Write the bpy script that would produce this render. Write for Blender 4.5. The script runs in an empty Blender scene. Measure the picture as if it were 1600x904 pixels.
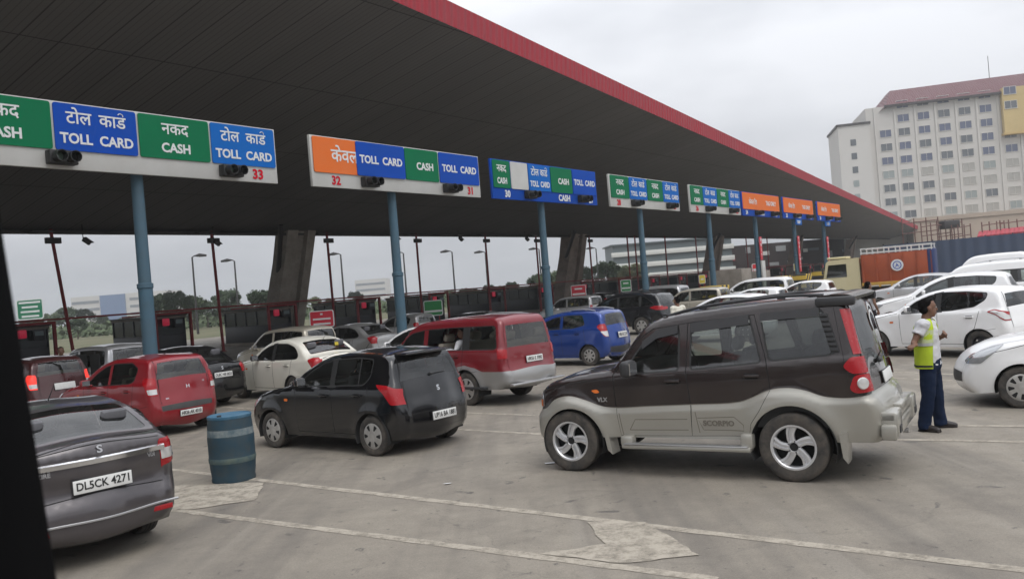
import bpy, bmesh, math, random
import numpy as np
from mathutils import Vector, Matrix
from mathutils.geometry import delaunay_2d_cdt
random.seed(7)
rad = math.radians
scene = bpy.context.scene
col = scene.collection

# ------------------------------------------------------------------ camera
FPX = 1331.0            # focal length in pixels of the 1600 px wide photograph
ROLL = math.atan(0.08)
EYE = 2.28
cr_, sr_ = math.cos(ROLL), math.sin(ROLL)
camd = bpy.data.cameras.new('camera')
camd.sensor_width = 36.0
camd.lens = FPX / 1600 * 36.0
camd.clip_start = 0.05
camd.clip_end = 3000.0
cam = bpy.data.objects.new('camera', camd)
col.objects.link(cam)
cam.matrix_world = Matrix(((cr_, sr_, 0, 0), (0, 0, -1, 0), (-sr_, cr_, 0, EYE), (0, 0, 0, 1)))
camd.dof.use_dof = True
camd.dof.focus_distance = 14.0
camd.dof.aperture_fstop = 5.0
scene.camera = cam

# ------------------------------------------------------------------ sky, sun, exposure
SUN_EL, SUN_AZ = rad(58), rad(150)      # overcast: a very soft sun high behind the left shoulder
world = bpy.data.worlds.new('World')
scene.world = world
world.use_nodes = True
wn, wl = world.node_tree.nodes, world.node_tree.links
wn.clear()
w_out = wn.new('ShaderNodeOutputWorld')
w_bg = wn.new('ShaderNodeBackground')
w_sky = wn.new('ShaderNodeTexSky')
w_sky.sky_type = 'NISHITA'
w_sky.sun_disc = False
w_sky.sun_elevation = SUN_EL
w_sky.sun_rotation = SUN_AZ
w_sky.air_density = 1.0
w_sky.dust_density = 6.0
w_sky.ozone_density = 1.0
w_hsv = wn.new('ShaderNodeHueSaturation')
w_hsv.inputs['Saturation'].default_value = 0.10
w_tc = wn.new('ShaderNodeTexCoord')
w_map = wn.new('ShaderNodeMapping')
w_map.inputs['Scale'].default_value = (1.0, 1.0, 2.6)
w_noise = wn.new('ShaderNodeTexNoise')
w_noise.inputs['Scale'].default_value = 1.7
w_noise.inputs['Detail'].default_value = 5.0
w_noise.inputs['Roughness'].default_value = 0.52
w_ramp = wn.new('ShaderNodeValToRGB')
w_ramp.color_ramp.elements[0].position = 0.36
w_ramp.color_ramp.elements[0].color = (4.7, 4.95, 5.45, 1)
w_ramp.color_ramp.elements[1].position = 0.64
w_ramp.color_ramp.elements[1].color = (8.5, 8.7, 9.2, 1)
w_mix = wn.new('ShaderNodeMixRGB')
w_mix.inputs['Fac'].default_value = 0.82       # the cloud deck covers most of the sky
wl.new(w_tc.outputs['Generated'], w_map.inputs['Vector'])
wl.new(w_map.outputs['Vector'], w_noise.inputs['Vector'])
wl.new(w_noise.outputs['Fac'], w_ramp.inputs['Fac'])
wl.new(w_sky.outputs['Color'], w_hsv.inputs['Color'])
wl.new(w_hsv.outputs['Color'], w_mix.inputs['Color1'])
wl.new(w_ramp.outputs['Color'], w_mix.inputs['Color2'])
# an overcast sky is brighter overhead than at the horizon
w_sep = wn.new('ShaderNodeSeparateXYZ')
wl.new(w_tc.outputs['Generated'], w_sep.inputs['Vector'])
w_grad = wn.new('ShaderNodeMapRange')
w_grad.inputs['From Min'].default_value = 0.0
w_grad.inputs['From Max'].default_value = 1.0
w_grad.inputs['To Min'].default_value = 0.56
w_grad.inputs['To Max'].default_value = 1.65
wl.new(w_sep.outputs['Z'], w_grad.inputs['Value'])
w_mul = wn.new('ShaderNodeMixRGB')
w_mul.blend_type = 'MULTIPLY'
w_mul.inputs['Fac'].default_value = 1.0
wl.new(w_mix.outputs['Color'], w_mul.inputs['Color1'])
wl.new(w_grad.outputs['Result'], w_mul.inputs['Color2'])
wl.new(w_mul.outputs['Color'], w_bg.inputs['Color'])
w_bg.inputs['Strength'].default_value = 0.105
wl.new(w_bg.outputs['Background'], w_out.inputs['Surface'])

sund = bpy.data.lights.new('sun', 'SUN')
sund.energy = 0.6
sund.angle = rad(40)
sund.color = (1.0, 0.96, 0.9)
sun = bpy.data.objects.new('sun', sund)
col.objects.link(sun)
sun.rotation_euler = Vector((math.sin(SUN_AZ) * math.cos(SUN_EL), math.cos(SUN_AZ) * math.cos(SUN_EL), math.sin(SUN_EL))).to_track_quat('Z', 'Y').to_euler()

scene.view_settings.view_transform = 'Standard'
scene.view_settings.look = 'None'
scene.view_settings.gamma = 1.0
scene.view_settings.exposure = 0.6
scene.view_settings.use_curve_mapping = False
scene.render.engine = 'CYCLES'
scene.cycles.max_bounces = 6
scene.cycles.transparent_max_bounces = 16
scene.cycles.volume_bounces = 0

# ------------------------------------------------------------------ helpers
def uv(px, py):
    a, b = (px - 800) / FPX, (452 - py) / FPX
    return a * cr_ + b * sr_, -a * sr_ + b * cr_
def at(px, py, Y):
    u, v = uv(px, py)
    return Vector((u * Y, Y, EYE + v * Y))
def gp(px, py, z=0.0):
    u, v = uv(px, py)
    Y = (z - EYE) / v
    return Vector((u * Y, Y, z))

def tag(o, label=None, cat=None, group=None, kind=None):
    if label: o['label'] = label
    if cat: o['category'] = cat
    if group: o['group'] = group
    if kind: o['kind'] = kind
    return o
def empty(name, loc=(0, 0, 0), rz=0.0, label=None, cat=None, group=None):
    o = bpy.data.objects.new(name, None)
    o.empty_display_size = 0.2
    col.objects.link(o)
    o.location = loc
    o.rotation_euler = (0, 0, rz)
    return tag(o, label, cat, group)
def copy_tree(o, parent=None):
    c = o.copy()
    col.objects.link(c)
    if parent is not None:
        c.parent = parent
        c.matrix_parent_inverse = o.matrix_parent_inverse
    for ch in list(o.children):
        copy_tree(ch, c)
    return c

MATS = {}
def mat(name, color=(.5, .5, .5), rough=.6, metal=0.0, coat=0.0, vary=0.0, vscale=8.0, bump=0.0, bscale=40.0,
        second=None, emit=None, spec=None):
    """Principled material; vary mixes a noise-driven second tone (wear, dust) into the base."""
    if name in MATS: return MATS[name]
    m = bpy.data.materials.new(name)
    m.use_nodes = True
    nt = m.node_tree
    b = nt.nodes['Principled BSDF']
    b.inputs['Base Color'].default_value = (*color, 1)
    b.inputs['Roughness'].default_value = rough
    b.inputs['Metallic'].default_value = metal
    b.inputs['Coat Weight'].default_value = coat
    b.inputs['Coat Roughness'].default_value = .06
    if spec is not None: b.inputs['Specular IOR Level'].default_value = spec
    if emit:
        b.inputs['Emission Color'].default_value = (*emit[:3], 1)
        b.inputs['Emission Strength'].default_value = emit[3]
    if vary > 0 or bump > 0:
        tc = nt.nodes.new('ShaderNodeTexCoord')
    if vary > 0:
        n = nt.nodes.new('ShaderNodeTexNoise')
        n.inputs['Scale'].default_value = vscale
        n.inputs['Detail'].default_value = 6
        n.inputs['Roughness'].default_value = .65
        nt.links.new(tc.outputs['Object'], n.inputs['Vector'])
        r = nt.nodes.new('ShaderNodeMapRange')
        r.inputs['From Min'].default_value = .35
        r.inputs['From Max'].default_value = .7
        r.inputs['To Max'].default_value = vary
        nt.links.new(n.outputs['Fac'], r.inputs['Value'])
        x = nt.nodes.new('ShaderNodeMixRGB')
        x.inputs['Color1'].default_value = (*color, 1)
        x.inputs['Color2'].default_value = (*(second or [c * .45 for c in color]), 1)
        nt.links.new(r.outputs['Result'], x.inputs['Fac'])
        nt.links.new(x.outputs['Color'], b.inputs['Base Color'])
        q = nt.nodes.new('ShaderNodeMapRange')
        q.inputs['To Min'].default_value = rough
        q.inputs['To Max'].default_value = min(1, rough + .35 * vary)
        nt.links.new(n.outputs['Fac'], q.inputs['Value'])
        nt.links.new(q.outputs['Result'], b.inputs['Roughness'])
    if bump > 0:
        n2 = nt.nodes.new('ShaderNodeTexNoise')
        n2.inputs['Scale'].default_value = bscale
        n2.inputs['Detail'].default_value = 4
        nt.links.new(tc.outputs['Object'], n2.inputs['Vector'])
        bp = nt.nodes.new('ShaderNodeBump')
        bp.inputs['Strength'].default_value = bump
        bp.inputs['Distance'].default_value = .02
        nt.links.new(n2.outputs['Fac'], bp.inputs['Height'])
        nt.links.new(bp.outputs['Normal'], b.inputs['Normal'])
    MATS[name] = m
    return m
DUST = (.30, .27, .23)
def paint(name, color, metal=.25, dust=.10, rough=.3):
    return mat('paint_' + name, color, rough, metal, coat=.75, vary=dust, vscale=2.2, second=DUST)
def glass(name, tint, refl=1.0):
    if name in MATS: return MATS[name]
    m = bpy.data.materials.new(name)
    m.use_nodes = True
    nt = m.node_tree
    nt.nodes.clear()
    o = nt.nodes.new('ShaderNodeOutputMaterial')
    t = nt.nodes.new('ShaderNodeBsdfTransparent')
    t.inputs['Color'].default_value = (*tint, 1)
    g = nt.nodes.new('ShaderNodeBsdfGlossy')
    g.inputs['Color'].default_value = (refl, refl, refl, 1)
    g.inputs['Roughness'].default_value = .03
    f = nt.nodes.new('ShaderNodeFresnel')
    f.inputs['IOR'].default_value = 1.78
    du = nt.nodes.new('ShaderNodeBsdfDiffuse'); du.inputs['Color'].default_value = (.42, .42, .40, 1)
    tc = nt.nodes.new('ShaderNodeTexCoord'); nz = nt.nodes.new('ShaderNodeTexNoise'); nz.inputs['Scale'].default_value = 3.5; nz.inputs['Detail'].default_value = 5
    nt.links.new(tc.outputs['Object'], nz.inputs['Vector'])
    rg = nt.nodes.new('ShaderNodeMapRange'); rg.inputs['From Min'].default_value = .35; rg.inputs['From Max'].default_value = .7; rg.inputs['To Min'].default_value = .004; rg.inputs['To Max'].default_value = .032
    nt.links.new(nz.outputs['Fac'], rg.inputs['Value'])
    dx = nt.nodes.new('ShaderNodeMixShader'); nt.links.new(rg.outputs['Result'], dx.inputs['Fac'])
    nt.links.new(t.outputs['BSDF'], dx.inputs[1]); nt.links.new(du.outputs['BSDF'], dx.inputs[2])
    x = nt.nodes.new('ShaderNodeMixShader')
    nt.links.new(f.outputs['Fac'], x.inputs['Fac'])
    nt.links.new(dx.outputs['Shader'], x.inputs[1])
    nt.links.new(g.outputs['BSDF'], x.inputs[2])
    nt.links.new(x.outputs['Shader'], o.inputs['Surface'])
    MATS[name] = m
    return m

class MB:
    """collects shapes and links them as one mesh object"""
    def __init__(s): s.v = []; s.f = []; s.m = []; s.mats = []
    def mi(s, m):
        if m not in s.mats: s.mats.append(m)
        return s.mats.index(m)
    def add(s, vs, fs, m, M=None):
        o = len(s.v); k = s.mi(m)
        s.v += [tuple(M @ Vector(v)) if M is not None else tuple(v) for v in vs]
        s.f += [tuple(i + o for i in f) for f in fs]
        s.m += [k] * len(fs)
        return s
    def box(s, c, d, m, M=None, bev=0.0, seg=2):
        if bev <= 0:
            x, y, z = d[0] / 2, d[1] / 2, d[2] / 2
            vs = [(c[0] + a * x, c[1] + b * y, c[2] + e * z) for e in (-1, 1) for b in (-1, 1) for a in (-1, 1)]
            fs = [(0, 2, 3, 1), (4, 5, 7, 6), (0, 1, 5, 4), (2, 6, 7, 3), (0, 4, 6, 2), (1, 3, 7, 5)]
            return s.add(vs, fs, m, M)
        bm = bmesh.new()
        bmesh.ops.create_cube(bm, size=1.0)
        bmesh.ops.scale(bm, vec=d, verts=bm.verts)
        bmesh.ops.bevel(bm, geom=list(bm.edges), offset=bev, segments=seg, profile=.5, affect='EDGES')
        bmesh.ops.translate(bm, vec=c, verts=bm.verts)
        bm.verts.index_update()
        vs = [v.co.copy() for v in bm.verts]; fs = [[v.index for v in f.verts] for f in bm.faces]
        bm.free()
        return s.add(vs, fs, m, M)
    def tube(s, pts, r, m, n=10, caps=True, M=None, up=None):
        """r: radius, list of radii or list of (a, b) half-axes along the polyline"""
        pts = [Vector(p) for p in pts]
        if not isinstance(r, (list, tuple)): r = [r] * len(pts)
        vs = []; fs = []
        ref = None
        for i, p in enumerate(pts):
            t = (pts[min(i + 1, len(pts) - 1)] - pts[max(i - 1, 0)]).normalized()
            if ref is None:
                u0 = Vector(up) if up else (Vector((0, 0, 1)) if abs(t.z) < .9 else Vector((1, 0, 0)))
            else: u0 = ref
            a = (u0 - t * u0.dot(t)).normalized(); b = t.cross(a); ref = a
            ra, rb = r[i] if isinstance(r[i], (list, tuple)) else (r[i], r[i])
            for k in range(n):
                w = 2 * math.pi * k / n
                vs.append(p + a * ra * math.cos(w) + b * rb * math.sin(w))
        for i in range(len(pts) - 1):
            for k in range(n):
                fs.append((i * n + k, i * n + (k + 1) % n, (i + 1) * n + (k + 1) % n, (i + 1) * n + k))
        if caps:
            fs.append(tuple(reversed(range(n)))); fs.append(tuple(range((len(pts) - 1) * n, len(pts) * n)))
        return s.add(vs, fs, m, M)
    def lathe(s, prof, m, n=32, M=None, axis='Z', arc=None):
        """prof: list of (radius, height); axis Z, or Y for wheels"""
        vs = []; fs = []
        for r_, h in prof:
            for k in range(n):
                w = 2 * math.pi * k / n
                vs.append((r_ * math.cos(w), r_ * math.sin(w), h) if axis == 'Z' else (r_ * math.cos(w), h, r_ * math.sin(w)))
        for i in range(len(prof) - 1):
            for k in range(n):
                q = (i * n + k, i * n + (k + 1) % n, (i + 1) * n + (k + 1) % n, (i + 1) * n + k)
                fs.append(q if axis == 'Z' else q[::-1])
        return s.add(vs, fs, m, M)
    def prism(s, poly, z0, z1, m, M=None):
        n = len(poly)
        vs = [(p[0], p[1], z0) for p in poly] + [(p[0], p[1], z1) for p in poly]
        fs = [tuple(reversed(range(n))), tuple(range(n, 2 * n))] + [(i, (i + 1) % n, n + (i + 1) % n, n + i) for i in range(n)]
        return s.add(vs, fs, m, M)
    def quad(s, a, b, c, d, m): return s.add([a, b, c, d], [(0, 1, 2, 3)], m)
    def ball(s, c, r, m, M=None, u=12, v=8):
        r = r if isinstance(r, (list, tuple)) else (r, r, r)
        vs = [(c[0], c[1], c[2] + r[2])]; fs = []
        for i in range(1, v):
            p = math.pi * i / v
            for k in range(u):
                w = 2 * math.pi * k / u
                vs.append((c[0] + r[0] * math.sin(p) * math.cos(w), c[1] + r[1] * math.sin(p) * math.sin(w), c[2] + r[2] * math.cos(p)))
        vs.append((c[0], c[1], c[2] - r[2])); L = len(vs) - 1
        for k in range(u):
            fs.append((0, 1 + k, 1 + (k + 1) % u)); fs.append((L, L - u + (k + 1) % u, L - u + k))
        for i in range(v - 2):
            for k in range(u):
                a = 1 + i * u
                fs.append((a + k, a + u + k, a + u + (k + 1) % u, a + (k + 1) % u))
        return s.add(vs, fs, m, M)
    def build(s, name, parent=None, smooth=35, loc=None, label=None, mesh=None):
        me = bpy.data.meshes.new(name)
        me.from_pydata([tuple(v) for v in s.v], [], s.f)
        for m in s.mats: me.materials.append(m)
        me.polygons.foreach_set('material_index', s.m)
        if smooth:
            me.shade_smooth()
            me.set_sharp_from_angle(angle=rad(smooth))
        me.update()
        o = bpy.data.objects.new(name, me)
        col.objects.link(o)
        if parent: o.parent = parent
        if loc is not None: o.location = loc
        if label: o['label'] = label
        return o

def shareobj(name, mesh, parent, loc=(0, 0, 0), rot=(0, 0, 0), sc=None):
    o = bpy.data.objects.new(name, mesh)
    col.objects.link(o)
    o.parent = parent
    o.location = loc
    o.rotation_euler = rot
    if sc: o.scale = sc
    return o

def text_mesh(body, size, m, extrude=.004, align='CENTER', bold=0.0, sx=1.0, shear=0.0):
    cu = bpy.data.curves.new('lettering', 'FONT')
    cu.body = body
    cu.size = size
    cu.extrude = extrude
    cu.align_x = align
    cu.align_y = 'CENTER'
    cu.offset = bold
    cu.shear = shear
    cu.resolution_u = 3
    o = bpy.data.objects.new('lettering', cu)
    col.objects.link(o)
    dg = bpy.context.evaluated_depsgraph_get()
    me = bpy.data.meshes.new_from_object(o.evaluated_get(dg))
    bpy.data.objects.remove(o)
    bpy.data.curves.remove(cu)
    if sx != 1.0:
        for v in me.vertices: v.co.x *= sx
    me.materials.clear()
    me.materials.append(m)
    me.name = 'lettering'
    return me

# ------------------------------------------------------------------ 2D helpers
def crom(pts, n=7, closed=False):
    P = [np.array(p, float) for p in pts]
    out = []
    N = len(P)
    for i in range(N if closed else N - 1):
        p1, p2 = P[i], P[(i + 1) % N]
        p0 = P[i - 1] if (i > 0 or closed) else 2 * p1 - p2
        p3 = P[(i + 2) % N] if (i + 2 < N or closed) else 2 * p2 - p1
        d1 = max(np.linalg.norm(p1 - p0), 1e-6) ** .5; d2 = max(np.linalg.norm(p2 - p1), 1e-6) ** .5; d3 = max(np.linalg.norm(p3 - p2), 1e-6) ** .5
        m1 = (p1 - p0) / d1 - (p2 - p0) / (d1 + d2) + (p2 - p1) / d2
        m2 = (p2 - p1) / d2 - (p3 - p1) / (d2 + d3) + (p3 - p2) / d3
        m1, m2 = m1 * d2, m2 * d2
        for k in range(n):
            t = k / n
            out.append((2 * t**3 - 3 * t**2 + 1) * p1 + (t**3 - 2 * t**2 + t) * m1 + (-2 * t**3 + 3 * t**2) * p2 + (t**3 - t**2) * m2)
    if not closed: out.append(P[-1])
    return np.array(out)
def dens(poly, h, closed=True):
    P = np.array(poly, float); out = []
    N = len(P)
    for i in range(N if closed else N - 1):
        a, b = P[i], P[(i + 1) % N]
        k = max(1, int(np.ceil(np.linalg.norm(b - a) / h)))
        for j in range(k): out.append(a + (b - a) * j / k)
    if not closed: out.append(P[-1])
    return np.array(out)
def inpoly(Q, poly):
    x, y = Q[:, 0], Q[:, 1]
    P = np.asarray(poly, float)
    r = np.zeros(len(Q), bool)
    j = len(P) - 1
    for i in range(len(P)):
        xi, yi = P[i]; xj, yj = P[j]
        if yi != yj:
            c = ((yi > y) != (yj > y)) & (x < (xj - xi) * (y - yi) / (yj - yi) + xi)
            r ^= c
        j = i
    return r
def segdist(Q, A, B):
    out = np.full(len(Q), 1e9)
    for a, b in zip(A, B):
        d = b - a; L = max(d @ d, 1e-12)
        t = np.clip(((Q - a) @ d) / L, 0, 1)
        e = Q - a - t[:, None] * d
        out = np.minimum(out, (e * e).sum(1))
    return np.sqrt(out)
def area(P):
    P = np.asarray(P); return .5 * np.sum(P[:, 0] * np.roll(P[:, 1], -1) - P[:, 1] * np.roll(P[:, 0], -1))
def offs(poly, d):
    P = np.array(poly, float)
    if area(P) < 0: P = P[::-1]
    out = []
    N = len(P)
    for i in range(N):
        a, b, c = P[i - 1], P[i], P[(i + 1) % N]
        n1 = np.array([(b - a)[1], -(b - a)[0]]); n2 = np.array([(c - b)[1], -(c - b)[0]])
        n1 /= max(np.linalg.norm(n1), 1e-9); n2 /= max(np.linalg.norm(n2), 1e-9)
        m = n1 + n2; k = max(1 + n1 @ n2, .35)
        out.append(b + m * d / k)
    return np.array(out)
def rnd(poly, r, n=4):
    P = np.array(poly, float); out = []
    N = len(P)
    for i in range(N):
        a, b, c = P[i - 1], P[i], P[(i + 1) % N]
        la, lc = np.linalg.norm(a - b), np.linalg.norm(c - b)
        ra, rc = min(r, la * .45), min(r, lc * .45)
        p, q = b + (a - b) / la * ra, b + (c - b) / lc * rc
        for k in range(n + 1):
            t = k / n
            out.append((1 - t) ** 2 * p + 2 * t * (1 - t) * b + t * t * q)
    return np.array(out)
def ribbon(line, w):
    L = np.array(line, float)
    l, r = [], []
    for i in range(len(L)):
        t = L[min(i + 1, len(L) - 1)] - L[max(i - 1, 0)]
        t = t / max(np.linalg.norm(t), 1e-9); nn = np.array([-t[1], t[0]])
        l.append(L[i] + nn * w / 2); r.append(L[i] - nn * w / 2)
    return np.array(l + r[::-1])
def sstep(x, a, b):
    t = np.clip((x - a) / (b - a), 0, 1)
    return t * t * (3 - 2 * t)
def cdt(outline, regions, h):
    V, E = [], []
    for poly in [outline] + regions:
        P = dens(poly, h)
        o = len(V)
        V += [Vector((float(p[0]), float(p[1]))) for p in P]
        E += [(o + i, o + (i + 1) % len(P)) for i in range(len(P))]
    VA = np.array([(v.x, v.y) for v in V])
    A = VA[[e[0] for e in E]]; B = VA[[e[1] for e in E]]
    lo, hi = VA.min(0), VA.max(0)
    G = []
    j = 0; y = lo[1]
    while y < hi[1]:
        x = lo[0] + (h / 2 if j % 2 else 0)
        while x < hi[0]: G.append((x, y)); x += h
        y += h * .87; j += 1
    G = np.array(G)
    if len(G):
        G = G[inpoly(G, dens(outline, h))]
        if len(G): G = G[segdist(G, A, B) > .5 * h]
        V += [Vector((float(p[0]), float(p[1]))) for p in G]
    vs, es, fs, _, _, _ = delaunay_2d_cdt(V, E, [], 0, 1e-5)
    P = np.array([(v.x, v.y) for v in vs])
    F = np.array([tuple(f) for f in fs if len(f) == 3])
    C = P[F].mean(1)
    ar = np.abs((P[F[:, 1], 0] - P[F[:, 0], 0]) * (P[F[:, 2], 1] - P[F[:, 0], 1]) - (P[F[:, 1], 1] - P[F[:, 0], 1]) * (P[F[:, 2], 0] - P[F[:, 0], 0]))
    keep = inpoly(C, outline) & (ar > 1e-8)
    F = F[keep]; C = C[keep]
    a = P[F]
    s = (a[:, 1, 0] - a[:, 0, 0]) * (a[:, 2, 1] - a[:, 0, 1]) - (a[:, 1, 1] - a[:, 0, 1]) * (a[:, 2, 0] - a[:, 0, 0])
    F[s < 0] = F[s < 0][:, ::-1]
    return P, F, C
# ------------------------------------------------------------------ vehicles: every panel is cut out of two curved charts (side, top strip)
M_RUB = mat('black_rubber_trim', (.018, .018, .018), .6)
M_GAP = mat('panel_gap', (.008, .008, .008), .9)
M_PLAS = mat('black_plastic', (.03, .03, .032), .55)
M_UNDER = mat('underbody', (.02, .02, .02), .9)
M_INT = mat('cabin_lining', (.10, .10, .10), .8)
M_SEAT = mat('seat_cloth', (.13, .13, .14), .9, vary=.4, vscale=6)
M_SEATB = mat('seat_cloth_beige', (.36, .32, .26), .9, vary=.3, vscale=6)
M_TYRE = mat('tyre_rubber', (.030, .029, .028), .85, vary=.75, vscale=7, second=(.13, .11, .09))
M_ALLOY = mat('alloy', (.70, .70, .71), .34, .7, vary=.18, vscale=14)
M_CAP = mat('wheel_cap', (.48, .47, .45), .42, .45, vary=.55, vscale=11, second=(.22, .2, .17))
M_STEEL = mat('steel_wheel', (.035, .035, .04), .5, .3)
M_DARKW = mat('wheel_shadow_gap', (.012, .012, .012), .9)
M_CHROME = mat('chrome', (.75, .75, .76), .12, 1.0)
M_SATIN = mat('satin_steel', (.55, .55, .56), .35, .9, vary=.2)
M_LRED = mat('red_lens', (.50, .012, .018), .15, coat=1.0, emit=(.5, .01, .01, .0))
M_LRED2 = mat('bright_red_lens', (.34, .005, .010), .22, coat=.35, vary=.25, vscale=30, second=(.30, .004, .01))
M_LCLR = mat('clear_lens', (.66, .65, .64), .12, .35, coat=1.0)
M_LHEAD = mat('headlamp_lens', (.42, .43, .44), .1, .5, coat=1.0)
M_LAMB = mat('amber_lens', (.75, .17, .02), .2, coat=1.0)
M_PLATE = mat('plate_white', (.72, .72, .70), .45, vary=.2, vscale=20)
M_INK = mat('plate_ink', (.015, .015, .015), .6)
G_SIDE = glass('side_glass', (.58, .63, .60))
G_DARK = glass('tinted_glass', (.22, .25, .25))
G_BACK = glass('rear_glass', (.45, .48, .46))
G_CLEAR = glass('windscreen_glass', (.62, .66, .64))

WHEELS = {}
def wheel_meshes(tr, tw, style):
    k = (tr, tw, style)
    if k in WHEELS: return WHEELS[k]
    rr = tr * (.64)
    h = tw / 2
    t = MB(); t.lathe([(rr, h * .86), (rr + .012, h * .97), (rr + .03, h), (tr * .87, h * 1.03), (tr * .93, h * .99), (tr * .985, h * .86), (tr, h * .7), (tr + .001, 0), (tr, -h * .7), (tr * .985, -h * .86), (tr * .93, -h), (rr, -h * .9)], M_TYRE, 40, axis='Y')
    for d in (-.4, 0, .4): t.lathe([(tr + .002, h * d + .006), (tr + .002, h * d - .006)], M_DARKW, 40, axis='Y')
    r = MB(); w = MB()
    w.lathe([(rr + .002, -h * .9), (rr - .01, -h * .2), (rr * .5, -h * .12), (.01, -h * .1)], M_DARKW, 28, axis='Y')
    if style == 'alloy':
        r.lathe([(rr + .004, h * .86), (rr + .006, h * .93), (rr - .012, h * .93), (rr - .022, h * .82), (rr - .026, h * .2)], M_ALLOY, 40, axis='Y')
        r.lathe([(.075, h * .60), (.072, h * .72), (.05, h * .74), (.046, h * .66), (.04, h * .62)], M_ALLOY, 24, axis='Y')
        r.lathe([(.044, h * .66), (.001, h * .66)], M_DARKW, 20, axis='Y')
        for i in range(5):
            a0 = 2 * math.pi * i / 5
            pts = []
            for q in range(7):
                f = q / 6; ra_ = .055 + (rr - .07) * f; a = a0 + .30 * f ** 1.5
                pts.append((ra_, a, .034 + .014 * abs(f - .5) + .016 * f))
            vs = []; fs = []
            for ra_, a, hw in pts:
                da = hw / ra_
                for sgn, hh in ((-1, .50), (-1, .78), (-.45, .82), (-.36, .60), (.36, .60), (.45, .82), (1, .78), (1, .50)):
                    vs.append((ra_ * math.cos(a + sgn * da), h * hh, ra_ * math.sin(a + sgn * da)))
            for q in range(6):
                for e in range(7): fs.append((q * 8 + e, (q + 1) * 8 + e, (q + 1) * 8 + e + 1, q * 8 + e + 1))
            r.add(vs, fs, M_ALLOY)
            r.lathe([(.012, h * .78), (.011, h * .80), (.001, h * .80)], M_STEEL, 8, axis='Y', M=Matrix.Translation((.06 * math.cos(a0 + .5), 0, .06 * math.sin(a0 + .5))))
    elif style == 'steel':
        r.lathe([(rr, h * .88), (rr - .02, h * .8), (rr - .03, h * .35), (rr * .55, h * .5), (rr * .3, h * .62), (.001, h * .62)], M_STEEL, 36, axis='Y')
        for i in range(8):
            a = 2 * math.pi * i / 8
            r.ball((rr * .62 * math.cos(a), h * .46, rr * .62 * math.sin(a)), (.028, .012, .028), M_CAP if i % 2 else M_DARKW, u=8, v=5)
    else:
        n = 6 if style == 'cap' else 8
        r.lathe([(rr + .004, h * .88), (rr - .006, h * .95), (rr * .75, h * .98), (rr * .4, h * 1.04), (.06, h * 1.06), (.001, h * 1.08)], M_CAP, 36, axis='Y')
        for i in range(n):
            a = 2 * math.pi * i / n
            vs = []
            for ra_, da, yy in ((rr * .50, -.13, 1.028), (rr * .88, -.20, .978), (rr * .9, 0, .976), (rr * .88, .20, .978), (rr * .50, .13, 1.028), (rr * .46, 0, 1.036)):
                vs.append((ra_ * math.cos(a + da), h * yy + .002, ra_ * math.sin(a + da)))
            r.add(vs, [tuple(range(5, -1, -1))], M_DARKW)
    out = [x.build('wheel', None, 30) for x in (w, t, r)]
    ms = [o.data for o in out]
    for o, nme in zip(out, ('wheel', 'tyre', 'rim')):
        o.data.name = nme; bpy.data.objects.remove(o)
    WHEELS[k] = ms
    return ms

SEAT = {}
def seat_mesh(wide, m):
    if (wide, m) in SEAT: return SEAT[(wide, m)]
    b = MB()
    b.box((.05, 0, .10), (.52, wide, .18), m, bev=.05)
    T = Matrix.Translation((-.20, 0, .16)) @ Matrix.Rotation(rad(-16), 4, 'Y')
    b.box((0, 0, .28), (.16, wide, .60), m, T, bev=.05)
    for y in ([0] if wide < .8 else [-.4, .4]):
        b.box((0, y, .70), (.10, .26, .17), m, T, bev=.045)
    o = b.build('seat'); me = o.data; bpy.data.objects.remove(o)
    SEAT[(wide, m)] = me
    return me

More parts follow.
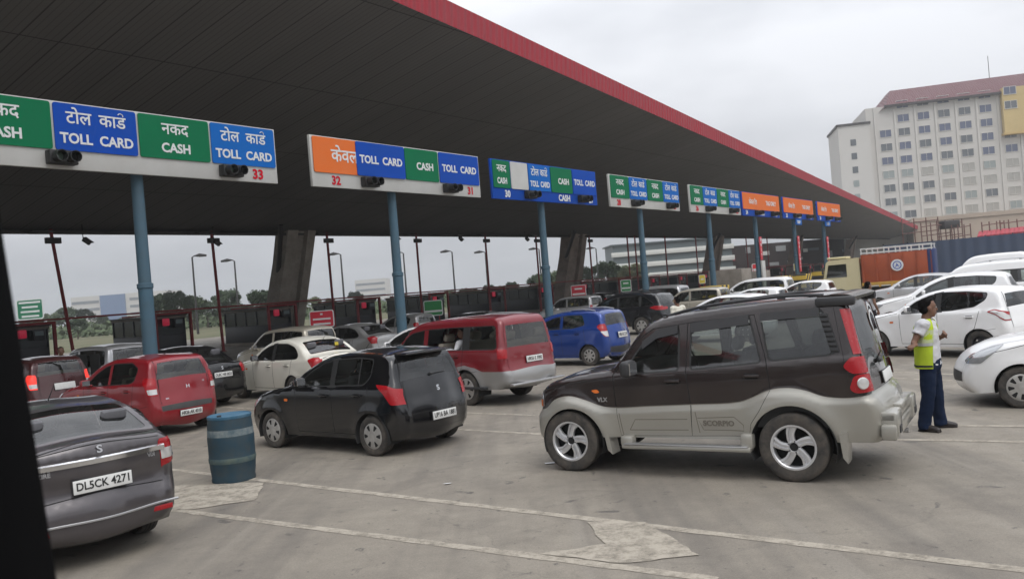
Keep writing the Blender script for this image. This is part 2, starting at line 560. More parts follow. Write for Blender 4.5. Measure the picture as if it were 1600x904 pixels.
class Car:
    def __init__(s, **k):
        s.__dict__.update(dict(W=.80, wb=2.4, tr=.29, tw=.18, b0=.98, b1=-.03, tum=.26, sh=.018, r0=.07, r1=.15, af=.13, ar=.07, lf=.75, lr=.55,
                               ra=.335, raf=None, xaf=0.0, fl=.018, fw=.10, zs=.24, ztop=None, h=.06, style='cap', crown=.03, crown2=.09, clad=None, clado=0.0, paint=None,
                               glass=G_SIDE, glassr=G_BACK, seats=True, seatm=M_SEAT, rows=None, detail=True, inset=.006))
        s.__dict__.update(k)
        P = crom(s.path, 6)
        d = np.r_[0, np.cumsum(np.linalg.norm(np.diff(P, axis=0), axis=1))]
        n = max(30, int(d[-1] / s.h))
        u = np.linspace(0, d[-1], n + 1)
        s.P = np.c_[np.interp(u, d, P[:, 0]), np.interp(u, d, P[:, 1])]
        s.S = np.r_[0, np.cumsum(np.linalg.norm(np.diff(s.P, axis=0), axis=1))]
        t = np.gradient(s.P, axis=0); t /= np.linalg.norm(t, axis=1)[:, None]
        s.N = np.c_[t[:, 1], -t[:, 0]]
        s.xF, s.xR = s.P[:, 0].max(), s.P[:, 0].min()
        s.itop = int(np.argmax(s.P[:, 1]))
        s.Wst = s.base(s.P[:, 0], s.P[:, 1]) - s.rr(s.P[:, 0], s.P[:, 1])
        s.parts = {}
        s.root = None
    def ends(s, x):
        return np.clip((x - (s.xF - s.lf)) / s.lf, 0, 1), np.clip(((s.xR + s.lr) - x) / s.lr, 0, 1)
    def rr(s, x, z):
        ef, er = s.ends(x)
        return s.r0 + (s.r1 - s.r0) * np.maximum(ef, er) * (1 - sstep(z, s.b0 - .05, s.b0 + .2))
    def base(s, x, z):
        zb = s.b0 + s.b1 * x
        y = np.full_like(x, s.W, dtype=float)
        y -= .055 * np.clip((zb - .28 - z) / .55, 0, 1.6) ** 2
        y -= .02 * np.clip((z - (zb - .28)) / .28, 0, 1) ** 2
        y -= s.sh * sstep(z, zb - .03, zb + .03)
        q = np.maximum(z - zb, 0)
        y -= s.tum * q + .06 * q * q
        ef, er = s.ends(x)
        up = sstep(z, zb, zb + .3)
        y -= s.af * ef ** 2.4 + s.ar * er ** 2.4 * (1 - .6 * up)
        for xc in (0, s.wb):
            dd = np.hypot(x - xc - (s.xaf if xc else 0), z - s.tr) - (s.ra if xc == 0 else (s.raf or s.ra))
            y += s.fl * np.exp(-(np.maximum(dd, 0) / s.fw) ** 2)
        if s.clad is not None:
            c = np.array(s.clad)
            y += s.clado * sstep(np.interp(x, c[::-1, 0], c[::-1, 1]) - z, -.012, .085) * (1 - np.maximum(ef, er) ** 3)
        return y
    def side(s, Q):
        x, z = Q[:, 0], Q[:, 1]
        b = s.base(x, z); e = 2e-3
        bx = (s.base(x + e, z) - s.base(x - e, z)) / (2 * e); bz = (s.base(x, z + e) - s.base(x, z - e)) / (2 * e)
        Nb = np.c_[-bx, np.ones_like(x), -bz]; Nb /= np.linalg.norm(Nb, axis=1)[:, None]
        best = np.full(len(Q), 1e9); pn = np.zeros((len(Q), 2))
        for i in range(len(s.P) - 1):
            a, d = s.P[i], s.P[i + 1] - s.P[i]
            t = np.clip(((Q - a) @ d) / (d @ d), 0, 1)
            v = Q - a - t[:, None] * d
            q = (v * v).sum(1); m = q < best
            best[m] = q[m]
            pn[m] = s.N[i] * (1 - t[m, None]) + s.N[i + 1] * t[m, None]
        d = np.sqrt(best); r = s.rr(x, z)
        w = np.clip(1 - d / r, 0, 1)
        k = np.sqrt(np.maximum(0, 1 - w * w))
        y = b - r * (1 - k)
        N = Nb * k[:, None] + np.c_[pn[:, 0], np.zeros(len(Q)), pn[:, 1]] * w[:, None]
        N /= np.linalg.norm(N, axis=1)[:, None]
        return np.c_[x, y, z], N
    def strip(s, Q):
        u, y = np.clip(Q[:, 0], 0, s.S[-1]), Q[:, 1]
        I = lambda a: np.interp(u, s.S, a)
        px, pz, nx, nz, W = I(s.P[:, 0]), I(s.P[:, 1]), I(s.N[:, 0]), I(s.N[:, 1]), I(s.Wst)
        L = np.hypot(nx, nz); nx, nz = nx / L, nz / L
        c = s.crown + s.crown2 * np.abs(nx) ** 2 * (1 - sstep(pz, s.b0 - .15, s.b0 + .40))
        t = np.clip(y / W, -1, 1); g = (1 - t * t)
        o = c * g * g
        N = np.c_[nx, 4 * c * t * g / W, nz]; N /= np.linalg.norm(N, axis=1)[:, None]
        return np.c_[px + nx * o, y, pz + nz * o], N
    # ---- chart coordinates of features
    def s_at(s, x, z): return s.S[int(np.argmin(np.hypot(s.P[:, 0] - x, s.P[:, 1] - z)))]
    def s_rear(s, z):
        P = s.P[s.itop:]; S = s.S[s.itop:]
        zz = np.minimum.accumulate(P[:, 1] - np.arange(len(P)) * 1e-6)
        return float(np.interp(-z, -zz, S))
    def s_front(s, z):
        k = int(np.argmin(np.abs(s.P[:s.itop, 0] - (s.xF - .9))))
        P = s.P[:k + 1]; zz = np.maximum.accumulate(P[:, 1] + np.arange(k + 1) * 1e-6)
        return float(np.interp(z, zz, s.S[:k + 1]))
    def W_at(s, u): return float(np.interp(u, s.S, s.Wst))
    def rearp(s, poly): return np.array([(s.s_rear(z), y) for y, z in dens(poly, .05)])
    def frontp(s, poly): return np.array([(s.s_front(z), y) for y, z in dens(poly, .05)])
    def band(s, a, b, ya, yb, r=.05):
        """polygon across the car between two path points; ya, yb: half widths"""
        sa, sb = s.s_at(*a), s.s_at(*b)
        return rnd([(sa, -ya), (sb, -yb), (sb, yb), (sa, ya)], r)
    def part(s, key, name=None, m=None, parent='body', label=None):
        if key not in s.parts: s.parts[key] = dict(name=name or key, m=m, parent=parent, mb=MB(), n=[], label=label)
        return s.parts[key]
    def emit(s, chart, flip, P, F, C, regs, paints):
        pos, N = chart(P)
        F = F.copy()
        a = pos[F]; fn = np.cross(a[:, 1] - a[:, 0], a[:, 2] - a[:, 0])
        if (fn * N[F[:, 0]]).sum() < 0: F = F[:, ::-1]
        if flip:
            pos = pos * [1, -1, 1]; N = N * [1, -1, 1]; F = F[:, ::-1]
        own = np.zeros(len(F), int)
        for i, (key, poly, off) in enumerate(regs): own[inpoly(C, poly)] = i + 1
        pm = np.zeros(len(F), int)
        for i, (poly, m) in enumerate(paints): pm[inpoly(C, poly)] = i + 1
        keys = [('body', None, 0.0)] + list(regs)
        for i, (key, _, off) in enumerate(keys):
            sel = own == i
            if not sel.any(): continue
            k2 = key.replace('@', 'R' if flip else 'L')
            pt = s.parts[k2]
            for j in range(len(paints) + 1):
                ss = sel & (pm == j)
                if not ss.any(): continue
                m = pt['m']
                if j > 0 and pt['m'] is s.paint: m = paints[j - 1][1]
                idx, inv = np.unique(F[ss], return_inverse=True)
                pt['mb'].add((pos[idx] + N[idx] * off).tolist(), inv.reshape(-1, 3).tolist(), m)
                pt['n'] += N[idx].tolist()
    def arch(s, xc, right):
        za = s.zs
        ra = s.ra if xc == 0 else (s.raf or s.ra)
        xc = xc + (s.xaf if xc else 0)
        a0 = math.asin(max(-.95, min(.95, (za - s.tr) / ra)))
        return [(xc + ra * math.cos(t), s.tr + ra * math.sin(t)) for t in np.linspace(math.pi - a0, a0, 22)]
    def build(s, name, loc, rz, label, cat, group=None, side=(), paints_side=(), strip=(), paints_strip=()):
        """side: (key, name, mat, poly, parent, offset); strip: the same in strip coordinates; keys with @ are made per side"""
        s.root = empty(name, (loc[0], loc[1], 0), rz, label, cat, group)
        s.part('body', 'body', s.paint, None)
        # side outline: path reversed, then along the sill through both wheel arches
        arcs = [p for p in s.arch(0, 1)] , [p for p in s.arch(s.wb, 1)]
        zs = s.zs
        low = [tuple(s.P[-1])]
        low += arcs[0] + arcs[1] + [tuple(s.P[0])]
        outline = np.array([tuple(p) for p in s.P] + low[1:-1])
        for sgn in ('L', 'R'):
            for key, nm, m, poly, par, off in side:
                s.part(key.replace('@', sgn), nm, m, par.replace('@', sgn) if par else 'body')
        regs = [(k, p, o) for k, n_, m, p, pa, o in side]
        P, F, C = cdt(outline, [r[1] for r in regs] + [p for p, m in paints_side], s.h)
        s.emit(s.side, False, P, F, C, regs, list(paints_side))
        s.emit(s.side, True, P, F, C, regs, list(paints_side))
        # strip
        so = np.r_[np.c_[s.S, s.Wst * 1.0], np.c_[s.S, -s.Wst][::-1]]
        sregs = []
        for key, nm, m, poly, par, off in strip:
            if '@' in key:
                s.part(key.replace('@', 'L'), nm, m, par.replace('@', 'L') if par else 'body')
                s.part(key.replace('@', 'R'), nm, m, par.replace('@', 'R') if par else 'body')
                sregs.append((key.replace('@', 'L'), np.array(poly), off)); sregs.append((key.replace('@', 'R'), np.array(poly) * [1, -1], off))
            else:
                s.part(key, nm, m, par); sregs.append((key, np.array(poly), off))
        P, F, C = cdt(so, [r[1] for r in sregs] + [p for p, m in paints_strip], s.h * 1.15)
        s.emit(s.strip, False, P, F, C, sregs, list(paints_strip))
        s.objs = {}
        todo = [k for k in s.parts if s.parts[k]['mb'].v]
        for k in todo:
            p = s.parts[k]
            o = p['mb'].build(p['name'], None, 0)
            o.data.shade_smooth()
            o.data.normals_split_custom_set_from_vertices([Vector(n) for n in p['n']])
            s.objs[k] = o
        for k in todo:
            par = s.parts[k]['parent']
            s.objs[k].parent = s.root if k == 'body' or par in (None, 'root') else s.objs.get(par, s.root)
            if k != 'body' and s.parts[k]['parent'] == 'body': s.objs[k].parent = s.root
            if s.parts[k]['label']: s.objs[k]['label'] = s.parts[k]['label']
        s.chassis()
        return s
    def chassis(s):
        b = MB()
        yi = s.W - .30
        b.box(((s.xF + s.xR) / 2, 0, s.zs + .08), (s.xF - s.xR - .5, 2 * yi, .16), M_UNDER)
        x0, x1 = s.ra + .02, s.wb - s.ra - .02
        b.box(((x0 + x1) / 2, 0, s.zs + .06), (x1 - x0, 2 * s.W - .2, .09), M_UNDER)
        for xc in (0, s.wb):
            ra = s.ra if xc == 0 else (s.raf or s.ra)
            xa = xc + (s.xaf if xc else 0)
            for sg in (1, -1):
                vs = []; fs = []
                a = np.linspace(-.35, math.pi + .35, 20)
                yo = float(s.base(np.array([xc]), np.array([s.tr + s.ra]))[0]) - .004
                for t in a:
                    for y in (yo, yi - .02): vs.append((xa + ra * math.cos(t), sg * y, s.tr + ra * math.sin(t)))
                for i in range(len(a) - 1): fs.append((2 * i, 2 * i + 1, 2 * i + 3, 2 * i + 2))
                k = len(vs); vs.append((xc, sg * (yi - .02), s.tr))
                for i in range(len(a) - 1): fs.append((2 * i + 1, k, 2 * i + 3))
                b.add(vs, fs, M_UNDER)
        b.tube([(0, -yi, s.tr), (0, yi, s.tr)], .04, M_UNDER, 8); b.tube([(s.wb, -yi, s.tr), (s.wb, yi, s.tr)], .03, M_UNDER, 8)
        b.build('underbody', s.root)
        w, t, r = wheel_meshes(s.tr, s.tw, s.style)
        for xc in (0, s.wb):
            for sg in (1, -1):
                y = float(s.base(np.array([xc]), np.array([s.tr + s.ra]))[0]) - s.tw / 2 - .025
                wo = shareobj('wheel', w, s.root, (xc, sg * y, s.tr), (0, rad(20 * xc), 0 if sg > 0 else math.pi))
                shareobj('tyre', t, wo); shareobj('rim', r, wo)
        if not s.seats: return
        # cabin
        xc = s.cabin  # (rear x, front x)
        i = MB()
        zf = s.zs + .14; zb = s.b0 - .06; yb = s.W - .13
        i.box(((xc[0] + xc[1]) / 2, 0, zf), (xc[1] - xc[0], 2 * yb, .03), M_INT)
        for sg in (1, -1): i.box(((xc[0] + xc[1]) / 2, sg * yb, (zf + zb) / 2), (xc[1] - xc[0], .03, zb - zf), M_INT)
        i.box((xc[1] + .12, 0, zb - .10), (.45, 2 * yb - .05, .26), M_PLAS, bev=.06)
        i.box((xc[0] + .02, 0, (zf + zb) / 2), (.05, 2 * yb, zb - zf), M_INT)
        i.lathe([(.17, .0), (.185, .012), (.19, .0), (.185, -.012), (.17, 0)], M_PLAS, 20, M=Matrix.Translation((xc[1] - .22, -.36, zb + .02)) @ Matrix.Rotation(rad(-65), 4, 'Y'))
        i.build('cabin_interior', s.root)
        for j, x in enumerate(s.rows):
            if j == 0:
                for y in (-.36, .36): shareobj('seat', seat_mesh(.5, s.seatm), s.root, (x, y, zf + .06))
            else: shareobj('seat', seat_mesh(1.2, s.seatm), s.root, (x, 0, zf + .1))
    # ---- small parts
    def yat(s, x, z): return float(s.side(np.array([[x, z]]))[0][0, 1])
    def mirrors(s, x, z, m, size=(.10, .20, .15)):
        for sg in (1, -1):
            y = s.yat(x, z - .06)
            b = MB()
            b.box((x, sg * (y + .05 + size[1] / 2), z), size, m, bev=.045, seg=3)
            b.box((x - size[0] / 2 + .004, sg * (y + .05 + size[1] / 2), z), (.012, size[1] * .8, size[2] * .72), M_CHROME)
            b.tube([(x + .02, sg * (y - .02), z - .07), (x + .01, sg * (y + .08), z - .045)], .025, m, 8)
            b.build('side_mirror', s.root)
    def handles(s, pts, m, doors=('doorf', 'doorr')):
        for (x, z), d in zip(pts, doors):
            for sg, K in ((1, 'L'), (-1, 'R')):
                y = s.yat(x, z)
                b = MB()
                b.box((x, sg * (y - .002), z), (.15, .012, .062), M_GAP, bev=.005)
                b.box((x, sg * (y + .024), z + .004), (.19, .022, .030), m, bev=.010)
                b.box((x + .085, sg * (y + .010), z + .004), (.022, .03, .028), m, bev=.006)
                b.box((x - .085, sg * (y + .010), z + .004), (.022, .03, .028), m, bev=.006)
                b.build('handle', s.objs.get(d + K, s.root))
    def plate(s, text, z, y=0.0, w=.50, h=.12, off=.012, tilt=None, sz=None, text2=None):
        q, n = s.strip(np.array([[s.s_rear(z), y]]))
        q, n = Vector(q[0]), Vector(n[0])
        n.y = 0; n.normalize()
        if tilt is not None: n = Vector((-math.cos(tilt), 0, math.sin(tilt)))
        X = Vector((0, -1, 0)); Y = n.cross(X)
        M = Matrix((X, Y, n)).transposed().to_4x4(); M.translation = q + n * off
        b = MB(); b.box((0, 0, 0), (w, h, .012), M_PLATE, M, bev=.004); b.box((0, 0, -.008), (w + .015, h + .015, .008), M_PLAS, M)
        o = b.build('number_plate', s.root)
        if text:
            me = text_mesh(text, sz or h * .82, M_INK, .001, bold=.002)
            xs = [v.co.x for v in me.vertices]; k = w * .90 / (max(xs) - min(xs))
            for v in me.vertices: v.co.x = (v.co.x - (max(xs) + min(xs)) / 2) * k
            t = bpy.data.objects.new('lettering', me); col.objects.link(t); t.parent = o
            t.matrix_local = M @ Matrix.Translation((0, 0, .0085))
        return M
    def badge(s, body, size, z, y, m, name='badge', off=.004, sx=1.0):
        q, n = s.strip(np.array([[s.s_rear(z), y]])); q, n = Vector(q[0]), Vector(n[0])
        X = Vector((0, -1, 0)); X = (X - n * X.dot(n)).normalized(); Y = n.cross(X)
        M = Matrix((X, Y, n)).transposed().to_4x4(); M.translation = q + n * off
        me = text_mesh(body, size, m, .003, bold=size * .02, sx=sx)
        t = bpy.data.objects.new(name, me); col.objects.link(t); t.parent = s.root; t.matrix_local = M
    def sidetext(s, body, size, x, z, m, name='badge', off=.005, bold=.0, extrude=.003, sx=1.0):
        q, n = s.side(np.array([[x, z]])); q, n = Vector(q[0]), Vector(n[0])
        X = Vector((-1, 0, 0)); X = (X - n * X.dot(n)).normalized(); Y = n.cross(X)
        M = Matrix((X, Y, n)).transposed().to_4x4(); M.translation = q + n * off
        me = text_mesh(body, size, m, extrude, bold=bold, sx=sx)
        t = bpy.data.objects.new(name, me); col.objects.link(t); t.parent = s.root; t.matrix_local = M
    def wiper(s, z0, y0, ln, ang):
        b = MB()
        q, n = s.strip(np.array([[s.s_rear(z0), y0], [s.s_rear(z0 + ln * math.sin(ang)), y0 + ln * math.cos(ang)]]))
        a, c = Vector(q[0] + n[0] * .03), Vector(q[1] + n[1] * .02)
        b.tube([a, a.lerp(c, .6) + Vector(n[0]) * .02, c], [.012, .009, .006], M_PLAS, 6)
        b.ball(a, .025, M_PLAS, u=8, v=6)
        b.build('wiper', s.root)
    def roofrails(s, x0, x1, m, z=.06, inset=.05):
        for sg in (1, -1):
            pts = []
            for x in np.linspace(x0, x1, 9):
                i = int(np.argmin(np.abs(s.P[:, 0] - x) + (s.P[:, 1] < s.b0 + .3) * 9))
                f = min(1, 4 * min(abs(x - x0), abs(x - x1)) / abs(x1 - x0))
                pts.append((x, sg * (s.Wst[i] - inset), s.P[i, 1] + .012 + z * f))
            b = MB(); b.tube(pts, .018, m, 8)
            for k in (2, 6):
                p = pts[k]; b.box((p[0], p[1], p[2] - z * .6), (.09, .03, z * 1.1), m, bev=.008)
            b.build('roof_rail', s.root)
    def aerial(s, x, y=0, ln=.22):
        i = int(np.argmin(np.abs(s.P[:, 0] - x) + (s.P[:, 1] < s.b0 + .3) * 9))
        z = s.P[i, 1] + s.crown
        b = MB(); b.ball((x, y, z), (.035, .02, .015), M_PLAS, u=8, v=6); b.tube([(x, y, z), (x - ln * .75, y, z + ln * .65)], [.006, .003], M_PLAS, 6)
        b.build('aerial', s.root)
# ------------------------------------------------------------------ brown two-tone sport utility (the nearest car)
LANE = math.atan2(.582, -.813)
def door_side(doors, windows, g, seals=.02):
    """side entries and paint entries of doors and windows; doors: (key, poly); windows: (key, poly, parent)"""
    side = [(k + '@', 'door', None, p, 'body', 0.0) for k, p in doors]
    side += [(k + '@', 'window', m or g, p, (par + '@') if par else 'body', -.006) for k, p, par, m in windows]
    paints = [(offs(p, seals), M_RUB) for k, p, par, m in windows]
    return side, paints
P_BROWN = paint('dark_brown', (.017, .0095, .009), .25, .05, .26)
P_CHAMP = paint('champagne', (.37, .358, .318), .45, .22, .36)
P_GROOVE = mat('cladding_groove', (.16, .145, .12), .6)
clad = [(3.4, .74), (3.01, .76), (2.87, .87), (2.66, .92), (2.43, .87), (2.23, .80), (2.07, .78), (1.6, .80), (1.12, .82), (.55, .85), (.38, .91), (.21, .98), (0, 1.0), (-.17, .97), (-.34, .91), (-.56, .89), (-.75, .91), (-1.3, 1.0)]
clad = [(float(x), float(z)) for x, z in crom(clad, 4)]
c = Car(path=[(3.12, .33), (3.20, .38), (3.225, .52), (3.20, .68), (3.13, .76), (3.125, .90), (3.07, 1.0), (2.95, 1.075), (2.63, 1.155), (2.3, 1.205), (2.11, 1.235), (2.03, 1.30), (1.84, 1.53), (1.70, 1.69), (1.56, 1.775), (1.30, 1.83), (.9, 1.875), (.4, 1.91), (-.1, 1.935), (-.45, 1.935), (-.56, 1.91), (-.61, 1.84), (-.675, 1.55), (-.735, 1.25), (-.785, 1.0), (-.80, .91), (-.85, .87), (-.90, .77), (-.915, .60), (-.90, .46), (-.85, .42)],
        wb=2.68, tr=.37, tw=.235, W=.845, b0=1.28, b1=-.055, tum=.20, sh=.012, r0=.075, r1=.13, ra=.45, raf=.405, xaf=-.055, fl=.045, fw=.13, zs=.43, h=.032, style='alloy',
        clad=clad, clado=.022, paint=P_BROWN, crown=.035, crown2=.03, af=.10, lf=.6, ar=.06, lr=.35, cabin=(-.60, 1.75), rows=(1.05, .15), seatm=M_SEAT)
c.glass = G_SIDE
W1 = rnd([(1.865, 1.185), (1.80, 1.345), (1.66, 1.525), (1.50, 1.635), (1.235, 1.685), (1.245, 1.215)], .04)
W2 = rnd([(1.07, 1.70), (.42, 1.765), (.30, 1.285), (1.085, 1.225)], .035)
W3 = rnd([(.275, 1.77), (-.36, 1.80), (-.455, 1.35), (.195, 1.30)], .05)
D1 = [(2.06, 1.17), (2.035, .77), (2.0, .445), (1.125, .46), (1.105, .77), (1.145, 1.19), (1.12, 1.735), (1.55, 1.685), (1.73, 1.575), (1.90, 1.385)]
D2 = [(1.12, 1.735), (1.145, 1.19), (1.105, .77), (1.125, .46), (.46, .475), (.425, .62), (.33, .75), (.20, .98), (.235, 1.30), (.355, 1.79)]
side, paints = door_side([('doorf', D1), ('doorr', D2)], [('winf', W1, 'doorf', None), ('winr', W2, 'doorr', None), ('winq', W3, None, G_DARK)], G_SIDE, .022)
side.insert(0, ('cladding@', 'lower_cladding', P_CHAMP, [p for p in clad] + [(-1.3, .2), (3.4, .2)], 'body', 0.0))
vis = lambda p, d: [(x, z + .018) for x, z in p] + [(x, z - d) for x, z in p[::-1]]
side += [('visor1@', 'rain_visor', M_PLAS, vis([(1.68, 1.525), (1.50, 1.645), (1.235, 1.695)], .075), 'doorf@', .022),
         ('visor2@', 'rain_visor', M_PLAS, vis([(1.085, 1.71), (.41, 1.775)], .09), 'doorr@', .022),
         ('visor3@', 'rain_visor', M_PLAS, vis([(.285, 1.78), (-.34, 1.81)], .07), 'body', .022),
         ('louvre@', 'quarter_louvre', M_PLAS, [(-.33, 1.765), (-.42, 1.765), (-.535, 1.36), (-.45, 1.345)], 'body', .008),
         ('taill@', 'tail_light', M_LRED2, [(-.545, 1.80), (-.70, 1.80), (-.86, 1.33), (-.66, 1.335)], 'body', .012),
         ('tailb@', 'tail_light', M_LRED2, rnd([(-.555, 1.215), (-.635, 1.305), (-.95, 1.305), (-.95, 1.14), (-.645, 1.14)], .04), 'body', .03),
         ('tailc@', 'tail_light', M_LRED2, rnd([(-.61, .99), (-.665, 1.13), (-.95, 1.13), (-.95, .955), (-.66, .945)], .04), 'body', .03),
         ('head@', 'headlight', M_LHEAD, rnd([(3.5, .765), (3.03, .775), (3.035, .94), (3.10, .985), (3.5, 1.0)], .03), 'body', .006),
         ('ind@', 'indicator', M_LAMB, crom([(2.345, .985), (2.30, .955), (2.245, .965), (2.27, .995)], 5, True), 'body', .008)]
# paint lines: cladding colours on the doors, seams
cladpoly = [p for p in clad] + [(-1.3, .2), (3.4, .2)]
P0 = [(cladpoly, P_CHAMP)]
seam = [D1 + [D1[0]], D2 + [D2[0]]]
P1 = [(ribbon(s_, .011), M_GAP) for s_ in seam] + [(ribbon([(p[0], p[1]) for p in clad[1:-1]], .010), P_GROOVE)]
P1 += [(ribbon(l, .010), P_GROOVE) for l in ([(1.88, .52), (1.80, .645), (1.16, .655)], [(1.88, .52), (1.16, .53)], [(.98, .535), (1.04, .67), (.62, .685), (.52, .60), (.52, .535), (.98, .535)], [(2.0, .72), (1.97, .46)], [(1.06, .74), (1.03, .5)])]
P1 += [(ribbon([(2.12, 1.13), (2.4, 1.10), (2.8, 1.045), (3.02, .985)], .009), M_GAP), (ribbon([(-.60, .98), (-.58, 1.22), (-.47, 1.9)], .004), M_GAP)]
AMB = [(rnd([(3.5, .77), (3.03, .775), (3.03, .86), (3.5, .875)], .02), M_LAMB)]
sr = c.s_rear
strip = [('windscreen', 'windscreen', G_CLEAR, c.band((2.07, 1.265), (1.66, 1.72), .66, .60, .05), 'body', -.006),
         ('tailgate', 'tailgate', None, c.rearp([(-.70, 1.84), (.70, 1.84), (.74, .93), (-.74, .93)]), 'body', .006),
         ('winb', 'rear_window', G_DARK, rnd(c.rearp([(-.60, 1.79), (.60, 1.79), (.62, 1.17), (-.62, 1.17)]), .05), 'tailgate', .008),
         ('taill@', 'tail_light', M_LRED2, c.rearp([(.66, 1.80), (.80, 1.80), (.90, 1.33), (.72, 1.34)]), 'body', .012),
         ('tailb@', 'tail_light', M_LRED2, c.rearp([(.73, 1.305), (.95, 1.305), (.95, 1.14), (.73, 1.14)]), 'body', .03),
         ('tailc@', 'tail_light', M_LRED2, c.rearp([(.73, 1.13), (.95, 1.13), (.95, .95), (.73, .95)]), 'body', .03),
         ('head@', 'headlight', M_LHEAD, c.frontp([(.42, .78), (.95, .765), (.95, 1.0), (.50, .97)]), 'body', .006),
         ('grille', 'grille', M_PLAS, c.frontp([(-.38, .78), (.38, .78), (.44, .97), (-.44, .97)]), 'body', .004)]
spaint = [(np.array([(-1, -2), (c.s_front(.745), -2), (c.s_front(.745), 2), (-1, 2)]), P_CHAMP),
          (np.array([(sr(.93), -2), (99, -2), (99, 2), (sr(.93), 2)]), P_CHAMP),
          (ribbon(c.rearp([(-.80, .925), (.80, .925)]), .02), M_GAP),
          (ribbon([(c.s_front(1.0), -.62), (c.s_at(2.2, 1.22), -.70)], .012), M_GAP), (ribbon([(c.s_front(1.0), .62), (c.s_at(2.2, 1.22), .70)], .012), M_GAP),
          (ribbon([(c.s_front(1.02), -.7), (c.s_front(1.02), .7)], .012), M_GAP)]
for e in (side, strip):
    for i, r in enumerate(e):
        if r[2] is None: e[i] = r[:2] + (P_BROWN,) + r[3:]
c.build('sport_utility_car', (3.3012, 9.7867), 2.5892, 'dark brown sport utility car with champagne lower cladding and five-spoke alloys, nearest car', 'car', None,
        side, P0 + paints + P1, strip, spaint)
SUV = c
# amber front corner lens
for K, sg in (('L', 1), ('R', -1)):
    b = MB()
    for z0, z1 in ((.785, .87),):
        q, n = c.side(np.array([[3.045, z0], [3.045, z1], [3.10, z1], [3.10, z0]])); q = q + n * .012
        if sg < 0: q = q * [1, -1, 1]; q = q[::-1]
        b.add(q.tolist(), [(0, 3, 2, 1)], M_LAMB)
    b.build('indicator', c.objs['head' + K])
    # round reverse lamp and chrome ring on the tail clusters
    b = MB()
    for z, r_, m in ((1.04, .055, M_LCLR),):
        q, n = c.side(np.array([[-.725, z]])); q, n = Vector(q[0]) + Vector(n[0]) * .034, Vector(n[0])
        if sg < 0: q.y *= -1; n.y *= -1
        b.lathe([(r_ + .008, 0), (r_, .012), (.001, .016)], m, 16, M=Matrix.Translation(q) @ n.to_track_quat('Z', 'Y').to_matrix().to_4x4())
    b.build('reverse_lamp', c.objs['tailc' + K])
    # white arc in the upper lamp
    # side step, mud flaps
    b = MB()
    b.box((1.19, sg * .90, .345), (1.52, .15, .055), P_CHAMP, bev=.02)
    b.box((1.19, sg * .93, .376), (1.46, .10, .014), M_SATIN, bev=.006)
    b.box((1.90, sg * .87, .40), (.16, .13, .12), P_CHAMP, bev=.03); b.box((.48, sg * .87, .43), (.14, .13, .17), P_CHAMP, bev=.03)
    b.build('side_step', c.root)
    b = MB()
    b.prism([(-.475, .52), (-.50, .28), (-.545, .22), (-.56, .55)], -.11, .11, P_CHAMP, Matrix.Translation((0, sg * .775, 0)) @ Matrix.Rotation(rad(90), 4, 'X'))
    b.build('mud_flap', c.root); b = MB()
    b.prism([(2.20, .45), (2.17, .28), (2.11, .23), (2.15, .46)], -.11, .11, P_CHAMP, Matrix.Translation((0, sg * .775, 0)) @ Matrix.Rotation(rad(90), 4, 'X'))
    b.build('mud_flap', c.root)
    for k in range(8):
        t = k / 7
    b = MB()
    for k in range(8):
        t = (k + .5) / 8; x = -.375 - .115 * t; z = 1.765 - .41 * t
        y = c.yat(x, z)
        b.box((x, sg * (y + .014), z), (.075, .012, .022), M_RUB, Matrix.Identity(4), bev=.004)
    b.build('louvre_slat', c.objs['louvre' + K])
c.mirrors(1.78, 1.255, M_PLAS, (.13, .25, .19))
c.handles([(1.31, 1.085), (.40, 1.13)], P_BROWN)
c.roofrails(1.45, -.35, M_PLAS, .03, .10)
b = MB()
prof = [(-.30, 1.945), (-.48, 1.962), (-.62, 1.952), (-.70, 1.925), (-.68, 1.89), (-.60, 1.895), (-.38, 1.92)]
b.prism(prof, -.66, .66, P_BROWN, Matrix.Rotation(rad(90), 4, 'X'))
for sg in (1, -1): b.box((-.50, sg * .675, 1.885), (.40, .10, .10), M_PLAS, bev=.03)
b.build('spoiler', c.root)
b = MB()
b.box((-.93, 0, .68), (.16, 1.50, .10), P_CHAMP, bev=.018); b.box((-.94, 0, .53), (.15, 1.60, .16), P_CHAMP, bev=.025)
b.box((-.97, 0, .735), (.10, .70, .05), P_CHAMP, bev=.015)
for sg in (1, -1): b.box((-.945, sg * .60, .60), (.17, .30, .25), P_CHAMP, bev=.025); b.box((-1.034, sg * .62, .55), (.012, .13, .07), M_PLAS)
b.build('rear_bumper', c.root)
b = MB(); b.tube([(-.6, -.35, .33), (-.85, -.35, .36), (-.98, -.35, .35)], .03, M_SATIN, 10); b.build('exhaust_pipe', c.root)
c.wiper(1.20, .25, .38, rad(170))
c.plate('', 1.02, 0, .52, .12)
c.sidetext('SCORPIO', .085, .80, .612, P_GROOVE, off=.002, bold=.003, extrude=.005)
c.sidetext('VLX', .07, 2.21, .875, M_SATIN, bold=.002)
c.aerial(1.45, .55, .02)
